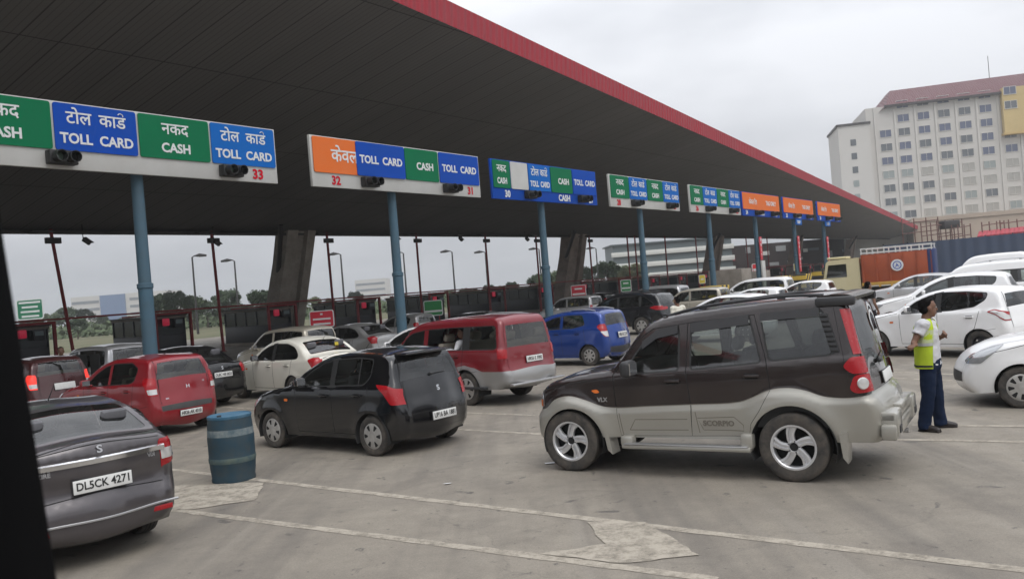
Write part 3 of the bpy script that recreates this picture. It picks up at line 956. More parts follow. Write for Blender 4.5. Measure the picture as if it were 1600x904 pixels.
# ------------------------------------------------------------------ the other cars of the queue
def clip(poly, x0, x1):
    """part of a polygon between two x values"""
    P = [tuple(p) for p in poly]
    for xv, sg in ((x0, 1), (x1, -1)):
        out = []
        for i in range(len(P)):
            a, b = P[i - 1], P[i]
            ia, ib = sg * (a[0] - xv) >= 0, sg * (b[0] - xv) >= 0
            if ia != ib:
                t = (xv - a[0]) / (b[0] - a[0]); out.append((xv, a[1] + t * (b[1] - a[1])))
            if ib: out.append(tuple(b))
        P = out
        if len(P) < 3: return None
    return P
def std(spec, color, name, loc, rz, label, cat='car', group=None, **over):
    S = dict(spec); S.update(over)
    g = S.get('g', G_SIDE)
    keys = ('path', 'W', 'wb', 'tr', 'tw', 'b0', 'b1', 'tum', 'sh', 'r0', 'r1', 'af', 'ar', 'lf', 'lr', 'ra', 'raf', 'fl', 'fw', 'zs', 'h', 'style', 'crown', 'crown2', 'clad', 'clado', 'cabin', 'rows', 'seatm', 'seats')
    c = Car(paint=color, **{k: S[k] for k in keys if k in S})
    side, paints, seams = [], [], []
    dlo, bx, xa, xr, zs = S['dlo'], S['bx'], S['xa'], S['xr'], S['zs'] + .07
    fr = offs(rnd(dlo, .05), .035)                       # door frames
    wd = lambda x0, x1: (clip(fr, x0, x1))
    belt = lambda x: S['b0'] + S['b1'] * x
    xb = sum(bx) / 2
    rd = S.get('rdoor', [(c.ra * .80, c.tr + c.ra * .62), (c.ra * .25, c.tr + c.ra * 1.0)])
    for key, x0, x1, lower in (('doorf@', xb, xa, [(xb, belt(xb)), (xb, zs), (xa - .02, zs), (xa, belt(xa))]),
                               ('doorr@', xr, xb, [(xb, belt(xb)), (xb, zs), (c.ra * 1.06, zs)] + rd + [(xr, belt(xr))])):
        if S.get('twodoor') and key == 'doorr@': continue
        side.append((key, 'door', color, lower, 'body', 0.0))
        w = wd(x0, x1)
        if w: side.append((key, 'door', color, w, 'body', 0.0))
        seams.append(ribbon(lower[1:], .010)); seams.append(ribbon(lower[:2], .010))
        if w: pass
    if S.get('blackframe', False):
        paints.append((clip(fr, bx[0] - .04, bx[1] + .04), M_RUB))
    cuts = S.get('cuts', [])                              # thin dividers
    xs = [max(p[0] for p in dlo) + .1, bx[1]] ; spans = [(bx[1], xs[0], 'doorf@')]
    last = bx[0]
    for k0, k1, par in cuts: spans.append((k1, last, 'doorr@')); last = k0
    spans.append((min(p[0] for p in dlo) - .1, last, S.get('lastpar', 'doorr@')))
    D = rnd(dlo, S.get('drnd', .05))
    paints.append((offs(D, .018), M_CHROME if S.get('chromeline') else M_RUB))
    for i, (x0, x1, par) in enumerate(spans):
        w = clip(D, x0, x1)
        if w is None: continue
        side.append((f'win{i}@', 'window', S.get('gq', g) if i >= 2 else g, w, par, -.006))
    if S.get('blackpillar', True):
        for i in range(len(spans) - 1):
            w = clip(D, spans[i + 1][1], spans[i][0])
            if w: paints.append((offs(w, .003), M_RUB if S.get('blackframe') or i > 0 else color))
    if 'tail_s' in S: side.append(('tail@', 'tail_light', S.get('tailm', M_LRED2), S['tail_s'], 'body', .008))
    if 'tailc_s' in S: side.append(('tailc@', 'reverse_lamp', M_LCLR, S['tailc_s'], 'tail@', .012))
    if 'head_s' in S: side.append(('head@', 'headlight', M_LHEAD, S['head_s'], 'body', .006))
    side.append(('ind@', 'indicator', M_LAMB if not S.get('clearind') else M_LCLR, rnd([(S.get('xi', c.wb - .42) + d, S['b0'] - .22 + e) for d, e in ((-.045, -.02), (.045, -.02), (.045, .02), (-.045, .02))], .015), 'body', .008))
    P0 = []
    if 'lower' in S: P0.append((S['lower'][0], S['lower'][1]))
    P1 = seams + [ribbon([(c.xF - .25, S['b0'] - .25), (c.wb - .35, belt(c.wb) - .02), (xa + .05, belt(xa) + .005)], .009)]
    fz = S.get('gatez', .62)
    P1.append(ribbon([(c.ra * .7, c.tr + c.ra * .72), (-.35, S.get('bumpz', .60))], .006))
    P1 = [(p, M_GAP) for p in P1]
    strip = []
    wa, wbp, y1, y2 = S['wind']
    strip.append(('windscreen', 'windscreen', G_CLEAR, c.band(wa, wbp, y1, y2), 'body', -.006))
    nb = S.get('notch')
    if nb:      # saloon: rear window on the slope, boot lid with a vertical face
        strip.append(('boot', 'boot_lid', color, np.vstack([[(c.s_at(*nb[3]), -nb[4]), (c.s_at(*nb[3]), nb[4])], c.rearp([(nb[4], nb[5]), (nb[4] - .02, nb[6]), (-nb[4] + .02, nb[6]), (-nb[4], nb[5])])]), 'body', .004))
        strip.append(('winb', 'rear_window', S.get('gr', G_BACK), c.band(nb[0], nb[1], nb[2][0], nb[2][1], .06), 'body', -.004))
    else:
        zt, zb, yt, yb, yg = S['back']
        gt = S.get('gatetop', zt + .05)
        strip.append(('gate', 'tailgate', color, c.rearp([(-yt - .06, gt), (yt + .06, gt), (yg, zb), (yg, fz), (-yg, fz), (-yg, zb)]), 'body', .004))
        strip.append(('winb', 'rear_window', S.get('gr', G_BACK), rnd(c.rearp([(-yt, zt), (yt, zt), (yb, zb), (-yb, zb)]), S.get('brnd', .06)), 'gate', .002))
    if 'tail_r' in S: strip.append(('tail@', 'tail_light', S.get('tailm', M_LRED2), c.rearp(S['tail_r']), 'body', .008))
    if 'tailc_r' in S: strip.append(('tailc@', 'reverse_lamp', M_LCLR, c.rearp(S['tailc_r']), 'tail@', .012))
    if 'head_f' in S: strip.append(('head@', 'headlight', M_LHEAD, c.frontp(S['head_f']), 'body', .006))
    strip.append(('grille', 'grille', M_PLAS, c.frontp([(-.5, .36), (.5, .36), (.55, .50), (-.55, .50)]), 'body', .002))
    sp = []
    if 'spaint' in S: sp += S['spaint'](c)
    sp.append((ribbon(c.rearp([(-yy, S.get('bumpz', .60)) for yy in np.linspace(-.85, .85, 9)]), .010), M_GAP))
    if not nb:
        sp.append((ribbon(c.rearp([(yt + .06, gt), (yg, zb), (yg, fz)]), .010), M_GAP)); sp.append((ribbon(c.rearp([(-yt - .06, gt), (-yg, zb), (-yg, fz)]), .010), M_GAP))
        sp.append((ribbon(c.rearp([(-yt - .06, gt), (yt + .06, gt)]), .010), M_GAP))
    else:
        sp.append((ribbon(np.vstack([[(c.s_at(*nb[3]), nb[4])], c.rearp([(nb[4], nb[5]), (nb[4] - .02, nb[6]), (-nb[4] + .02, nb[6]), (-nb[4], nb[5])]), [(c.s_at(*nb[3]), -nb[4])]]), .010), M_GAP))
    c.build(name, loc, rz, label, cat, group, side, P0 + paints + P1, strip, sp)
    c.mirrors(S.get('xm', xa - .28), belt(xa) + .10, S.get('mirm', color), (.10, .19, .14))
    if c.h < .09:
        c.handles(S.get('hx', [(bx[1] + .12, belt(bx[1]) - .13), (xr + .22, belt(xr) - .13)]), S.get('hm', color))
    return c

HALFH = dict(h=.062)
SWIFT1 = dict(path=[(3.0, .2), (3.09, .28), (3.12, .45), (3.08, .60), (2.98, .74), (2.75, .86), (2.4, .945), (2.03, 1.0), (1.93, 1.04), (1.55, 1.27), (1.22, 1.41), (.85, 1.485), (.4, 1.505), (0, 1.49), (-.24, 1.46), (-.34, 1.41), (-.43, 1.15), (-.50, .95), (-.54, .80), (-.58, .68), (-.60, .50), (-.58, .34), (-.5, .24)],
              wb=2.39, tr=.295, tw=.19, W=.815, b0=1.02, b1=-.012, tum=.30, zs=.235, ra=.345, fl=.02, h=.055, style='cap',
              dlo=[(1.70, 1.02), (1.40, 1.235), (1.12, 1.355), (.8, 1.41), (.3, 1.425), (.0, 1.40), (.03, 1.16), (.15, 1.05)], bx=(.80, .92), xa=1.75, xr=.05, cuts=[(.25, .28, 0)], blackframe=True,
              cabin=(-.3, 1.75), rows=(.95, .15), wind=((1.92, 1.05), (1.22, 1.40), .62, .53), back=(1.36, 1.08, .48, .60, .60), gatez=.64, bumpz=.64,
              tail_s=rnd([(-.12, 1.05), (-.36, 1.03), (-.62, .92), (-.80, .74), (-.42, .755), (-.30, .91)], .03), tail_r=[(.60, .97), (.95, .97), (.95, .745), (.66, .76)],
              head_s=rnd([(3.3, .62), (2.85, .67), (2.6, .83), (2.75, .86), (3.3, .80)], .03), head_f=[(.42, .66), (.95, .62), (.95, .84), (.5, .78)])
I10 = dict(path=[(2.95, .2), (3.06, .3), (3.09, .48), (3.04, .62), (2.92, .77), (2.7, .89), (2.3, .985), (2.02, 1.045), (1.92, 1.085), (1.5, 1.34), (1.2, 1.455), (.8, 1.52), (.4, 1.53), (0, 1.51), (-.24, 1.48), (-.33, 1.42), (-.39, 1.22), (-.44, 1.03), (-.47, .82), (-.51, .66), (-.54, .52), (-.52, .33), (-.44, .23)],
           wb=2.38, tr=.28, tw=.17, W=.785, b0=1.04, b1=-.03, tum=.27, zs=.22, ra=.325, h=.06, style='cap8',
           dlo=[(1.72, 1.01), (1.40, 1.23), (1.1, 1.37), (.8, 1.425), (.2, 1.43), (-.02, 1.33), (.05, 1.10), (.2, 1.06)], bx=(.84, .93), xa=1.78, xr=.04,
           cabin=(-.25, 1.75), rows=(.95, .15), wind=((1.92, 1.09), (1.2, 1.44), .60, .52), back=(1.41, 1.10, .47, .56, .55), gatez=.64, bumpz=.62, seatm=M_SEATB,
           tail_s=rnd([(-.22, 1.10), (-.30, 1.16), (-.7, 1.10), (-.7, .80), (-.40, .80), (-.33, .95)], .03), tail_r=rnd([(.58, 1.10), (.95, 1.12), (.95, .80), (.66, .80), (.60, .92)], .03),
           tailc_s=rnd([(-.37, .93), (-.7, .93), (-.7, .83), (-.40, .83)], .02), tailc_r=rnd([(.655, .925), (.95, .94), (.95, .83), (.69, .83)], .02),
           head_s=rnd([(3.3, .66), (2.85, .70), (2.55, .86), (2.75, .88), (3.3, .84)], .03), head_f=[(.40, .68), (.95, .66), (.95, .86), (.5, .82)])
BEAT = dict(I10, path=[(2.95, .2), (3.05, .3), (3.07, .5), (3.02, .66), (2.92, .82), (2.7, .93), (2.4, 1.0), (2.1, 1.06), (1.98, 1.11), (1.55, 1.36), (1.2, 1.46), (.8, 1.515), (.4, 1.52), (0, 1.505), (-.28, 1.47), (-.38, 1.40), (-.44, 1.20), (-.50, 1.0), (-.54, .82), (-.56, .66), (-.57, .50), (-.54, .33), (-.46, .24)],
            wb=2.375, h=.075, b0=1.03, b1=.01, dlo=[(1.75, 1.04), (1.45, 1.24), (1.1, 1.36), (.7, 1.40), (.22, 1.39), (.12, 1.14), (.5, 1.06)], bx=(.84, .93), xa=1.8, xr=.14, back=(1.39, 1.08, .46, .55, .56),
            tail_s=rnd([(-.27, 1.07), (-.36, 1.14), (-.7, 1.12), (-.7, .78), (-.50, .78), (-.40, .95)], .04), tail_r=rnd([(.56, 1.10), (.95, 1.12), (.95, .78), (.68, .78)], .05),
            tailc_s=rnd([(-.40, .94), (-.7, .93), (-.7, .79), (-.52, .79)], .03), tailc_r=rnd([(.62, .93), (.95, .93), (.95, .79), (.69, .79)], .03), seatm=M_SEAT)
SWIFT2 = dict(SWIFT1, path=[(3.06, .2), (3.15, .28), (3.18, .45), (3.14, .60), (3.02, .76), (2.8, .88), (2.45, .955), (2.08, 1.01), (1.96, 1.05), (1.58, 1.28), (1.24, 1.43), (.85, 1.505), (.4, 1.52), (0, 1.50), (-.28, 1.465), (-.38, 1.42), (-.47, 1.2), (-.54, .98), (-.57, .84), (-.61, .70), (-.63, .50), (-.61, .34), (-.52, .24)], wb=2.43, h=.065, tr=.30, style='steel',
              dlo=[(1.78, 1.00), (1.45, 1.24), (1.12, 1.375), (.8, 1.43), (.3, 1.43), (-.16, 1.39), (-.12, 1.26), (.10, 1.12), (.6, 1.05)], bx=(.84, .98), xa=1.82, xr=-.02, cuts=[(.22, .25, 0)],
              tail_s=rnd([(-.18, 1.00), (-.33, 1.05), (-.52, 1.00), (-.9, .80), (-.52, .80), (-.36, .93)], .03), tail_r=rnd([(.58, .98), (.95, 1.0), (.95, .80), (.64, .80)], .02),
              tailc_s=rnd([(-.24, 1.0), (-.34, 1.025), (-.50, .98), (-.62, .83), (-.53, .82), (-.36, .95)], .02))
MUV = dict(path=[(3.28, .28), (3.37, .36), (3.39, .55), (3.36, .80), (3.27, .92), (2.95, 1.0), (2.55, 1.06), (2.44, 1.10), (2.08, 1.42), (1.88, 1.58), (1.62, 1.68), (1.2, 1.73), (.4, 1.76), (-.4, 1.76), (-.82, 1.745), (-.93, 1.69), (-1.0, 1.4), (-1.05, 1.05), (-1.07, .80), (-1.10, .72), (-1.13, .66), (-1.14, .5), (-1.10, .39), (-.98, .34)],
           wb=2.685, tr=.335, tw=.21, W=.825, b0=1.12, b1=-.005, tum=.19, zs=.32, ra=.40, fl=.03, h=.065, style='cap', r0=.09,
           dlo=[(2.20, 1.13), (1.98, 1.36), (1.78, 1.48), (1.30, 1.545), (.4, 1.57), (-.84, 1.58), (-.90, 1.14), (.5, 1.13)], bx=(1.22, 1.36), xa=2.28, xr=.06, cuts=[(-.12, .10, 0)], lastpar=None, drnd=.07,
           cabin=(-.95, 2.1), rows=(1.35, .45, -.55), wind=((2.40, 1.13), (1.90, 1.56), .64, .56), back=(1.58, 1.15, .55, .60, .68), gatez=.74, bumpz=.70, brnd=.10,
           tail_s=rnd([(-.95, .94), (-1.3, .94), (-1.3, 1.12), (-.93, 1.12)], .02), tail_r=rnd([(.66, .94), (.95, .94), (.95, 1.12), (.64, 1.12)], .02),
           head_s=rnd([(3.5, .70), (3.15, .70), (3.1, .86), (3.5, .90)], .03), head_f=[(.42, .70), (.95, .70), (.95, .90), (.42, .86)])
INNOVA = dict(MUV, path=[(3.38, .25), (3.47, .34), (3.49, .52), (3.44, .70), (3.30, .88), (2.95, 1.02), (2.6, 1.10), (2.5, 1.14), (2.05, 1.45), (1.75, 1.62), (1.4, 1.72), (1.0, 1.77), (.4, 1.79), (-.4, 1.78), (-.8, 1.75), (-.93, 1.68), (-1.02, 1.4), (-1.08, 1.1), (-1.10, .85), (-1.14, .7), (-1.16, .5), (-1.12, .36), (-1.0, .30)], wb=2.75, W=.87, h=.10,
              dlo=[(2.25, 1.12), (1.95, 1.35), (1.6, 1.53), (1.25, 1.60), (.4, 1.63), (-.6, 1.61), (-.85, 1.52), (-.90, 1.20), (.5, 1.14)], blackframe=True)
SEDAN = dict(path=[(3.14, .2), (3.24, .3), (3.26, .48), (3.2, .62), (2.95, .80), (2.5, .92), (2.1, .99), (2.0, 1.03), (1.55, 1.28), (1.22, 1.41), (.85, 1.475), (.4, 1.48), (0, 1.41), (-.2, 1.33), (-.55, 1.10), (-.65, 1.06), (-.85, 1.055), (-.94, 1.02), (-.97, .92), (-.98, .75), (-1.01, .62), (-1.02, .5), (-1.0, .34), (-.9, .25)],
             wb=2.52, tr=.30, tw=.19, W=.83, b0=1.0, b1=-.02, tum=.30, zs=.235, ra=.345, h=.07, style='cap8',
             dlo=[(1.75, 1.0), (1.42, 1.22), (1.12, 1.335), (.8, 1.38), (.3, 1.375), (-.05, 1.28), (-.25, 1.10), (-.18, 1.03), (.4, 1.015)], bx=(.80, .92), xa=1.8, xr=.0, drnd=.10, g=G_DARK, blackframe=True,
             cabin=(-.35, 1.75), rows=(.95, .1), wind=((1.98, 1.04), (1.25, 1.395), .63, .53), bumpz=.62,
             notch=((-.06, 1.375), (-.56, 1.10), (.50, .60), (-.68, 1.06), .62, 1.0, .66),
             tail_s=rnd([(-.68, 1.0), (-.80, 1.04), (-1.3, 1.04), (-1.3, .80), (-.86, .80)], .03), tail_r=rnd([(.56, 1.0), (.95, 1.02), (.95, .80), (.66, .79)], .03),
             head_s=rnd([(3.5, .60), (3.0, .62), (2.75, .82), (2.9, .84), (3.5, .76)], .03), head_f=[(.42, .60), (.95, .58), (.95, .80), (.5, .74)])
DZIRE = dict(SEDAN, path=[(3.05, .2), (3.16, .3), (3.18, .5), (3.12, .66), (2.85, .84), (2.4, .95), (2.02, 1.01), (1.92, 1.05), (1.52, 1.29), (1.22, 1.425), (.85, 1.47), (.4, 1.485), (.05, 1.44), (-.18, 1.375), (-.50, 1.195), (-.57, 1.155), (-.70, 1.135), (-.775, 1.11), (-.79, 1.03), (-.785, .98), (-.80, .90), (-.775, .82), (-.775, .70), (-.80, .635), (-.84, .56), (-.85, .45), (-.83, .32), (-.72, .25)],
             wb=2.43, W=.825, h=.05, b0=1.04, b1=-.03, zs=.235, bumpz=.645, g=G_SIDE,
             dlo=[(1.72, 1.01), (1.42, 1.23), (1.12, 1.355), (.8, 1.38), (.3, 1.38), (-.02, 1.31), (-.28, 1.16), (-.24, 1.09), (.4, 1.05)],
             wind=((1.90, 1.06), (1.25, 1.41), .63, .53), notch=((-.04, 1.412), (-.53, 1.182), (.53, .63), (-.60, 1.145), .66, 1.1, .655),
             tail_s=rnd([(-.50, 1.045), (-.64, 1.07), (-1.3, 1.07), (-1.3, .80), (-.80, .78), (-.68, .84)], .03), tail_r=rnd([(.60, 1.06), (.95, 1.06), (.95, .79), (.63, .77)], .03),
             tailc_s=rnd([(-.64, .97), (-1.3, .97), (-1.3, .87), (-.70, .87)], .02), tailc_r=rnd([(.72, .985), (.95, .985), (.95, .87), (.67, .86)], .02))
WAGON = dict(I10, path=[(2.92, .2), (3.02, .3), (3.05, .5), (3.01, .68), (2.9, .86), (2.6, .96), (2.25, 1.03), (2.15, 1.08), (1.75, 1.40), (1.5, 1.54), (1.1, 1.60), (.4, 1.62), (-.2, 1.60), (-.42, 1.55), (-.49, 1.40), (-.53, 1.1), (-.55, .85), (-.58, .68), (-.60, .5), (-.57, .33), (-.48, .24)], wb=2.4, W=.765, h=.09, tum=.18,
             dlo=[(1.95, 1.06), (1.66, 1.32), (1.45, 1.45), (1.0, 1.50), (.2, 1.51), (-.33, 1.47), (-.36, 1.12), (.3, 1.08)], bx=(.95, 1.05), xa=2.0, xr=.12, cuts=[(.12, .20, 0)], lastpar=None, cabin=(-.4, 1.95), wind=((2.12, 1.10), (1.54, 1.52), .60, .54), back=(1.50, 1.10, .52, .57, .58),
             tail_s=rnd([(-.46, 1.12), (-.8, 1.12), (-.8, .78), (-.46, .78)], .02), tail_r=rnd([(.62, 1.14), (.95, 1.14), (.95, .78), (.62, .78)], .02))
for k in ('tailc_s', 'tailc_r'): WAGON.pop(k, None)
XUV = dict(INNOVA, path=[(3.40, .28), (3.52, .38), (3.54, .60), (3.48, .85), (3.32, 1.0), (2.9, 1.10), (2.4, 1.16), (2.28, 1.20), (1.8, 1.50), (1.5, 1.64), (1.1, 1.72), (.5, 1.76), (-.1, 1.73), (-.5, 1.66), (-.68, 1.60), (-.78, 1.45), (-.92, 1.15), (-.96, .95), (-1.0, .78), (-1.05, .62), (-1.04, .45), (-.95, .35)], wb=2.7, tr=.36, W=.92, h=.085, b0=1.12, b1=-.005, ra=.43, fl=.04, zs=.34, tum=.26,
           dlo=[(2.0, 1.16), (1.7, 1.38), (1.4, 1.51), (1.0, 1.57), (.3, 1.585), (-.15, 1.54), (-.52, 1.28), (-.58, 1.20), (-.3, 1.17), (.6, 1.16)], bx=(1.0, 1.1), xa=2.05, xr=.06, cuts=[(-.02, .08, 0)], lastpar=None, g=G_DARK, chromeline=False, wind=((2.24, 1.22), (1.54, 1.62), .68, .58), cabin=(-.7, 2.0), rows=(1.2, .2),
           back=(1.54, 1.22, .52, .62, .66), gatez=.7, tail_s=rnd([(-.40, 1.08), (-.62, 1.15), (-1.4, 1.12), (-1.4, .96), (-.70, .98)], .03), tail_r=rnd([(.42, 1.08), (.95, 1.12), (.95, .96), (.44, .98)], .02), style='cap')

P_BLACK = paint('black', (.003, .0033, .005), .1, .025, .18)
P_RED = paint('red', (.23, .005, .012), .1, .03, .28)
P_MAROON = paint('crimson', (.185, .005, .012), .1, .03, .3)
P_BLUE = paint('blue', (.006, .045, .25), .35, .05, .26)
P_GREY = paint('granite_grey', (.080, .072, .078), .5, .07, .28)
P_WHITE = paint('white', (.82, .82, .82), .0, .07, .34)
P_CREAM = paint('off_white', (.70, .68, .60), .0, .10, .36)
P_SILVER = paint('silver', (.55, .55, .56), .6, .12, .3)
P_BEIGE = paint('beige_silver', (.50, .46, .38), .4, .18, .34)
P_DBROWN = paint('dark_maroon', (.06, .008, .010), .2, .1, .26)
P_CHARC = paint('charcoal', (.006, .0065, .009), .2, .03, .24)
P_DSILV = paint('dull_silver', (.36, .36, .36), .55, .2, .34)
QUEUE = 'cars queueing at the toll lanes'

# --- dark grey saloon, near left
c = std(DZIRE, P_GREY, 'saloon_car', (-4.6645, 8.6293), 2.4161, 'dark grey saloon behind the black window post with chrome strip on its boot', gr=glass('saloon_rear_glass', (.42, .44, .44)))
q = [c.strip(np.array([[c.s_rear(.985), y]])) for y in np.linspace(-.66, .66, 15)]
b = MB()
vs = []
for p, n in q:
    p, n = Vector(p[0]), Vector(n[0]); vs += [p + n * .006 + Vector((0, 0, .035)), p + n * .028 + Vector((0, 0, .022)), p + n * .028 + Vector((0, 0, -.022)), p + n * .006 + Vector((0, 0, -.035))]
fs = [(4 * i + k, 4 * i + k + 1, 4 * i + 5 + k, 4 * i + 4 + k) for i in range(14) for k in range(3)]
b.add(vs, [f[::-1] for f in fs], M_CHROME); b.build('chrome_strip', c.objs['boot'])
c.plate('DL5CK 4271', .79, 0, .54, .125, .02, tilt=.05)
b = MB()
q = [c.strip(np.array([[c.s_rear(.455), y]])) for y in np.linspace(-.74, .74, 15)]
b.tube([Vector(p[0]) + Vector(n[0]) * .006 for p, n in q], .012, M_SATIN, 6); b.build('bumper_trim', c.root)
c.badge('S', .10, 1.07, 0, M_SATIN, sx=1.25)
c.badge('DZIRE', .055, .925, .50, M_SATIN); c.badge('VDI', .05, .93, -.52, M_SATIN)
for sg in (1, -1):
    b = MB(); q, n = c.strip(np.array([[c.s_rear(.40), sg * .58]])); b.box(Vector(q[0]) + Vector(n[0]) * .004, (.012, .20, .05), M_LRED2, bev=.004); b.build('reflector', c.root)
c.aerial(.30, 0, .26)
b = MB(); b.box((-.30, .1, 1.12), (.18, .9, .04), mat('parcel_shelf', (.22, .2, .18), .9), bev=.01); b.build('parcel_shelf', c.root)

# --- red hatchback ahead of it
c = std(I10, P_RED, 'hatchback_car', (-6.9347, 16.9393), rad(146), 'bright red hatchback with clear-and-red tail lights left of the blue barrel', gr=glass('light_rear_glass', (.5, .53, .52)),
        spaint=lambda c: [(c.rearp([(-.78, .60), (.78, .60), (.78, .50), (-.78, .50)]), mat('bumper_strip', (.05, .05, .05), .6))])
c.plate('HR26 AK 4310', .43, .02, .48, .11, .012)
c.badge('H', .09, .90, 0, M_CHROME, sx=1.3); c.badge('i10', .05, .97, -.42, M_CHROME); c.badge('ERA', .035, .72, .42, M_CHROME)
c.aerial(.1)
# --- black hatchback in the middle
c = std(SWIFT1, P_BLACK, 'hatchback_car', (-1.72, 13.15), 2.4767, 'black hatchback with cream wheel caps between the blue barrel and the brown car', gr=glass('open_rear_glass', (.40, .42, .42)))
c.plate('UP16 BA 1881', .52, .0, .50, .12, .012)
c.badge('S', .11, .88, 0, M_CHROME, sx=1.25)
c.aerial(.9); c.wiper(1.09, .05, .36, rad(178))
b = MB(); b.box((-.40, 0, 1.455), (.26, 1.0, .03), P_BLACK, Matrix.Translation((0, 0, 0)), bev=.012); b.build('spoiler', c.root)
# --- crimson people carrier
mu = dict(MUV, lower=([(4, .70), (3.1, .66), (2.9, .80), (2.68, .83), (2.4, .78), (2.2, .66), (.47, .66), (.25, .78), (0, .82), (-.3, .76), (-.5, .69), (-1.5, .70), (-1.5, .1), (4, .1)], P_DSILV),
          spaint=lambda c: [(np.array([(c.s_rear(.69), -2), (99, -2), (99, 2), (c.s_rear(.69), 2)]), P_DSILV), (np.array([(-1, -2), (c.s_front(.66), -2), (c.s_front(.66), 2), (-1, 2)]), P_DSILV)])
c = std(mu, P_MAROON, 'people_carrier', (-.4935, 17.9007), 2.2916 + .06, 'crimson people carrier with silver lower body and a passenger at its open window', gr=glass('hazy_rear_glass', (.62, .65, .62)), g=glass('clear_side_glass', (.72, .77, .74)), mirm=M_PLAS, seatm=M_SEATB)
bpy.data.objects.remove(c.objs['win1L'])
c.plate('HR55 E 7092', .87, 0, .46, .12, .012)
b = MB(); b.box((-1.24, 0, .43), (.10, 1.5, .04), M_SATIN, bev=.012)
for y in (-.5, .5): b.box((-1.17, y, .43), (.16, .06, .04), M_PLAS)
b.build('rear_step', c.root)
b = MB(); b.box((-1.085, 0, .965), (.02, .60, .035), M_CHROME, bev=.006); b.build('tailgate_trim', c.root)
b = MB(); b.box((.2, .82, .36), (1.6, .10, .05), M_PLAS, bev=.01); b.build('side_step', c.root)
TAVERA = c
# --- blue hatchback
c = std(BEAT, P_BLUE, 'hatchback_car', (2.4538, 24.2225), 2.4982, 'bright blue hatchback with roof rails beside the crimson people carrier', gr=G_DARK,
        spaint=lambda c: [(c.rearp([(-.60, .50), (.60, .50), (.62, .34), (-.62, .34)]), M_PLAS)])
c.plate('HR26 BQ 2210', .78, 0, .48, .16, .014); c.roofrails(1.0, -.15, M_SATIN, .03, .02)
# --- white hatchback behind the attendant
c = std(SWIFT2, P_WHITE, 'hatchback_car', (10.60, 18.75), rad(124), 'white hatchback with black steel wheels directly behind the attendant', gr=G_DARK, g=glass('grey_side_glass', (.42, .46, .48)), hm=P_WHITE)
# --- white saloon in the middle left
c = std(SEDAN, P_CREAM, 'saloon_car', (-4.92, 21.24), 2.3887, 'off-white saloon with dark windows behind the black hatchback', mirm=M_PLAS, gr=G_DARK)
b = MB(); b.box((-.34, -.30, 1.19), (.02, .10, .28), mat('yellow_ribbon', (.55, .42, .03), .8), Matrix.Rotation(0, 4, 'X'), bev=.004); b.build('window_ribbon', c.root)
c.aerial(-.15)
# --- dark crossover
c = std(XUV, P_CHARC, 'crossover_car', (5.7183, 35.8), 2.5419, 'black crossover with red tail lights and chrome-lined rear quarter window', chromeline=True)
c.roofrails(1.3, -.4, M_PLAS, .03, .03)
# --- front of a white car at the right edge
c = std(dict(SWIFT2, head_s=rnd([(3.3, .64), (2.92, .655), (2.60, .93), (2.74, .945), (3.3, .80)], .03)), P_WHITE, 'hatchback_car', (0, 0), rad(152), 'white hatchback entering at the right edge with swept-back headlight showing', style='cap8')
w = gp(1599, 637); a = rad(152)
k = Vector((2.43 * math.cos(a) - .76 * math.sin(a), 2.43 * math.sin(a) + .76 * math.cos(a), 0))
c.root.location = w - k
# --- cars farther up the lanes: spec, paint, name, (px, roof py, depth), heading, label
def far(spec, color, name, px, py, Y, deg, label, kx=0.6, **o):
    """the point of the roof kx ahead of the rear axle stands at this pixel column and depth"""
    p = at(px, py, Y); a = rad(deg)
    return std(spec, color, name, (p.x - kx * math.cos(a), p.y - kx * math.sin(a)), a, label, **dict(dict(h=.10), **o))
L = 145
c = far(I10, P_DBROWN, 'hatchback_car', 60, 560, 21.4, L, 'dark maroon hatchback with lit brake lights ahead of the red hatchback', tailm=mat('lit_brake_lamp', (.8, .05, .04), .3, emit=(1, .05, .03, .5)), gr=G_BACK)
c.plate('', .80, 0, .50, .16, .014)
c = far(WAGON, P_SILVER, 'van', 165, 545, 24.6, L, 'pale grey van with dark open side panels behind the red hatchback', h=.08, kx=.8, W=.80)
for x in (-.05, .62):
    b = MB(); b.box((x, .80, .95), (.50, .03, .95), M_UNDER, bev=.01); b.build('side_panel', c.root)
c = far(SEDAN, P_BLACK, 'saloon_car', 292, 549, 21.4, L, 'black saloon between the red hatchback and the off-white saloon', kx=.3, h=.08)
c.plate('DL8C NB 0653', .78, 0, .50, .12, .014); c.badge('S', .11, .93, 0, M_CHROME)
c = far(WAGON, P_BEIGE, 'hatchback_car', 468, 516, 27.5, L, 'boxy beige hatchback behind the off-white saloon beside the red warning board', kx=.5)
c = far(SEDAN, P_DSILV, 'saloon_car', 566, 506, 30.8, L, 'silver grey saloon with red-and-clear tail light left of the second blue post', kx=.3, h=.08)
c = far(I10, P_DSILV, 'hatchback_car', 640, 494, 39, L, 'small grey hatchback half hidden by the second blue gantry post')
c = far(SWIFT2, P_WHITE, 'hatchback_car', 668, 507, 22.6, 142, 'white hatchback tucked behind the crimson people carrier', kx=.9, h=.08)
c = far(SWIFT1, P_CHARC, 'hatchback_car', 738, 490, 33, L, 'dark hatchback whose roof shows above the crimson people carrier')
c = far(SWIFT2, P_SILVER, 'hatchback_car', 792, 494, 28.6, L, 'silver hatchback between the crimson people carrier and the blue hatchback', kx=.2)
c = far(WAGON, P_SILVER, 'hatchback_car', 905, 470, 47, L, 'pale silver hatchback beyond the black crossover beside the striped kerb block')
c = far(I10, P_CHARC, 'hatchback_car', 935, 459, 60, L, 'small dark hatchback beyond the roof of the black crossover')
c = far(INNOVA, P_SILVER, 'people_carrier', 1030, 449, 50, L, 'silver people carrier beyond the man in the white shirt')
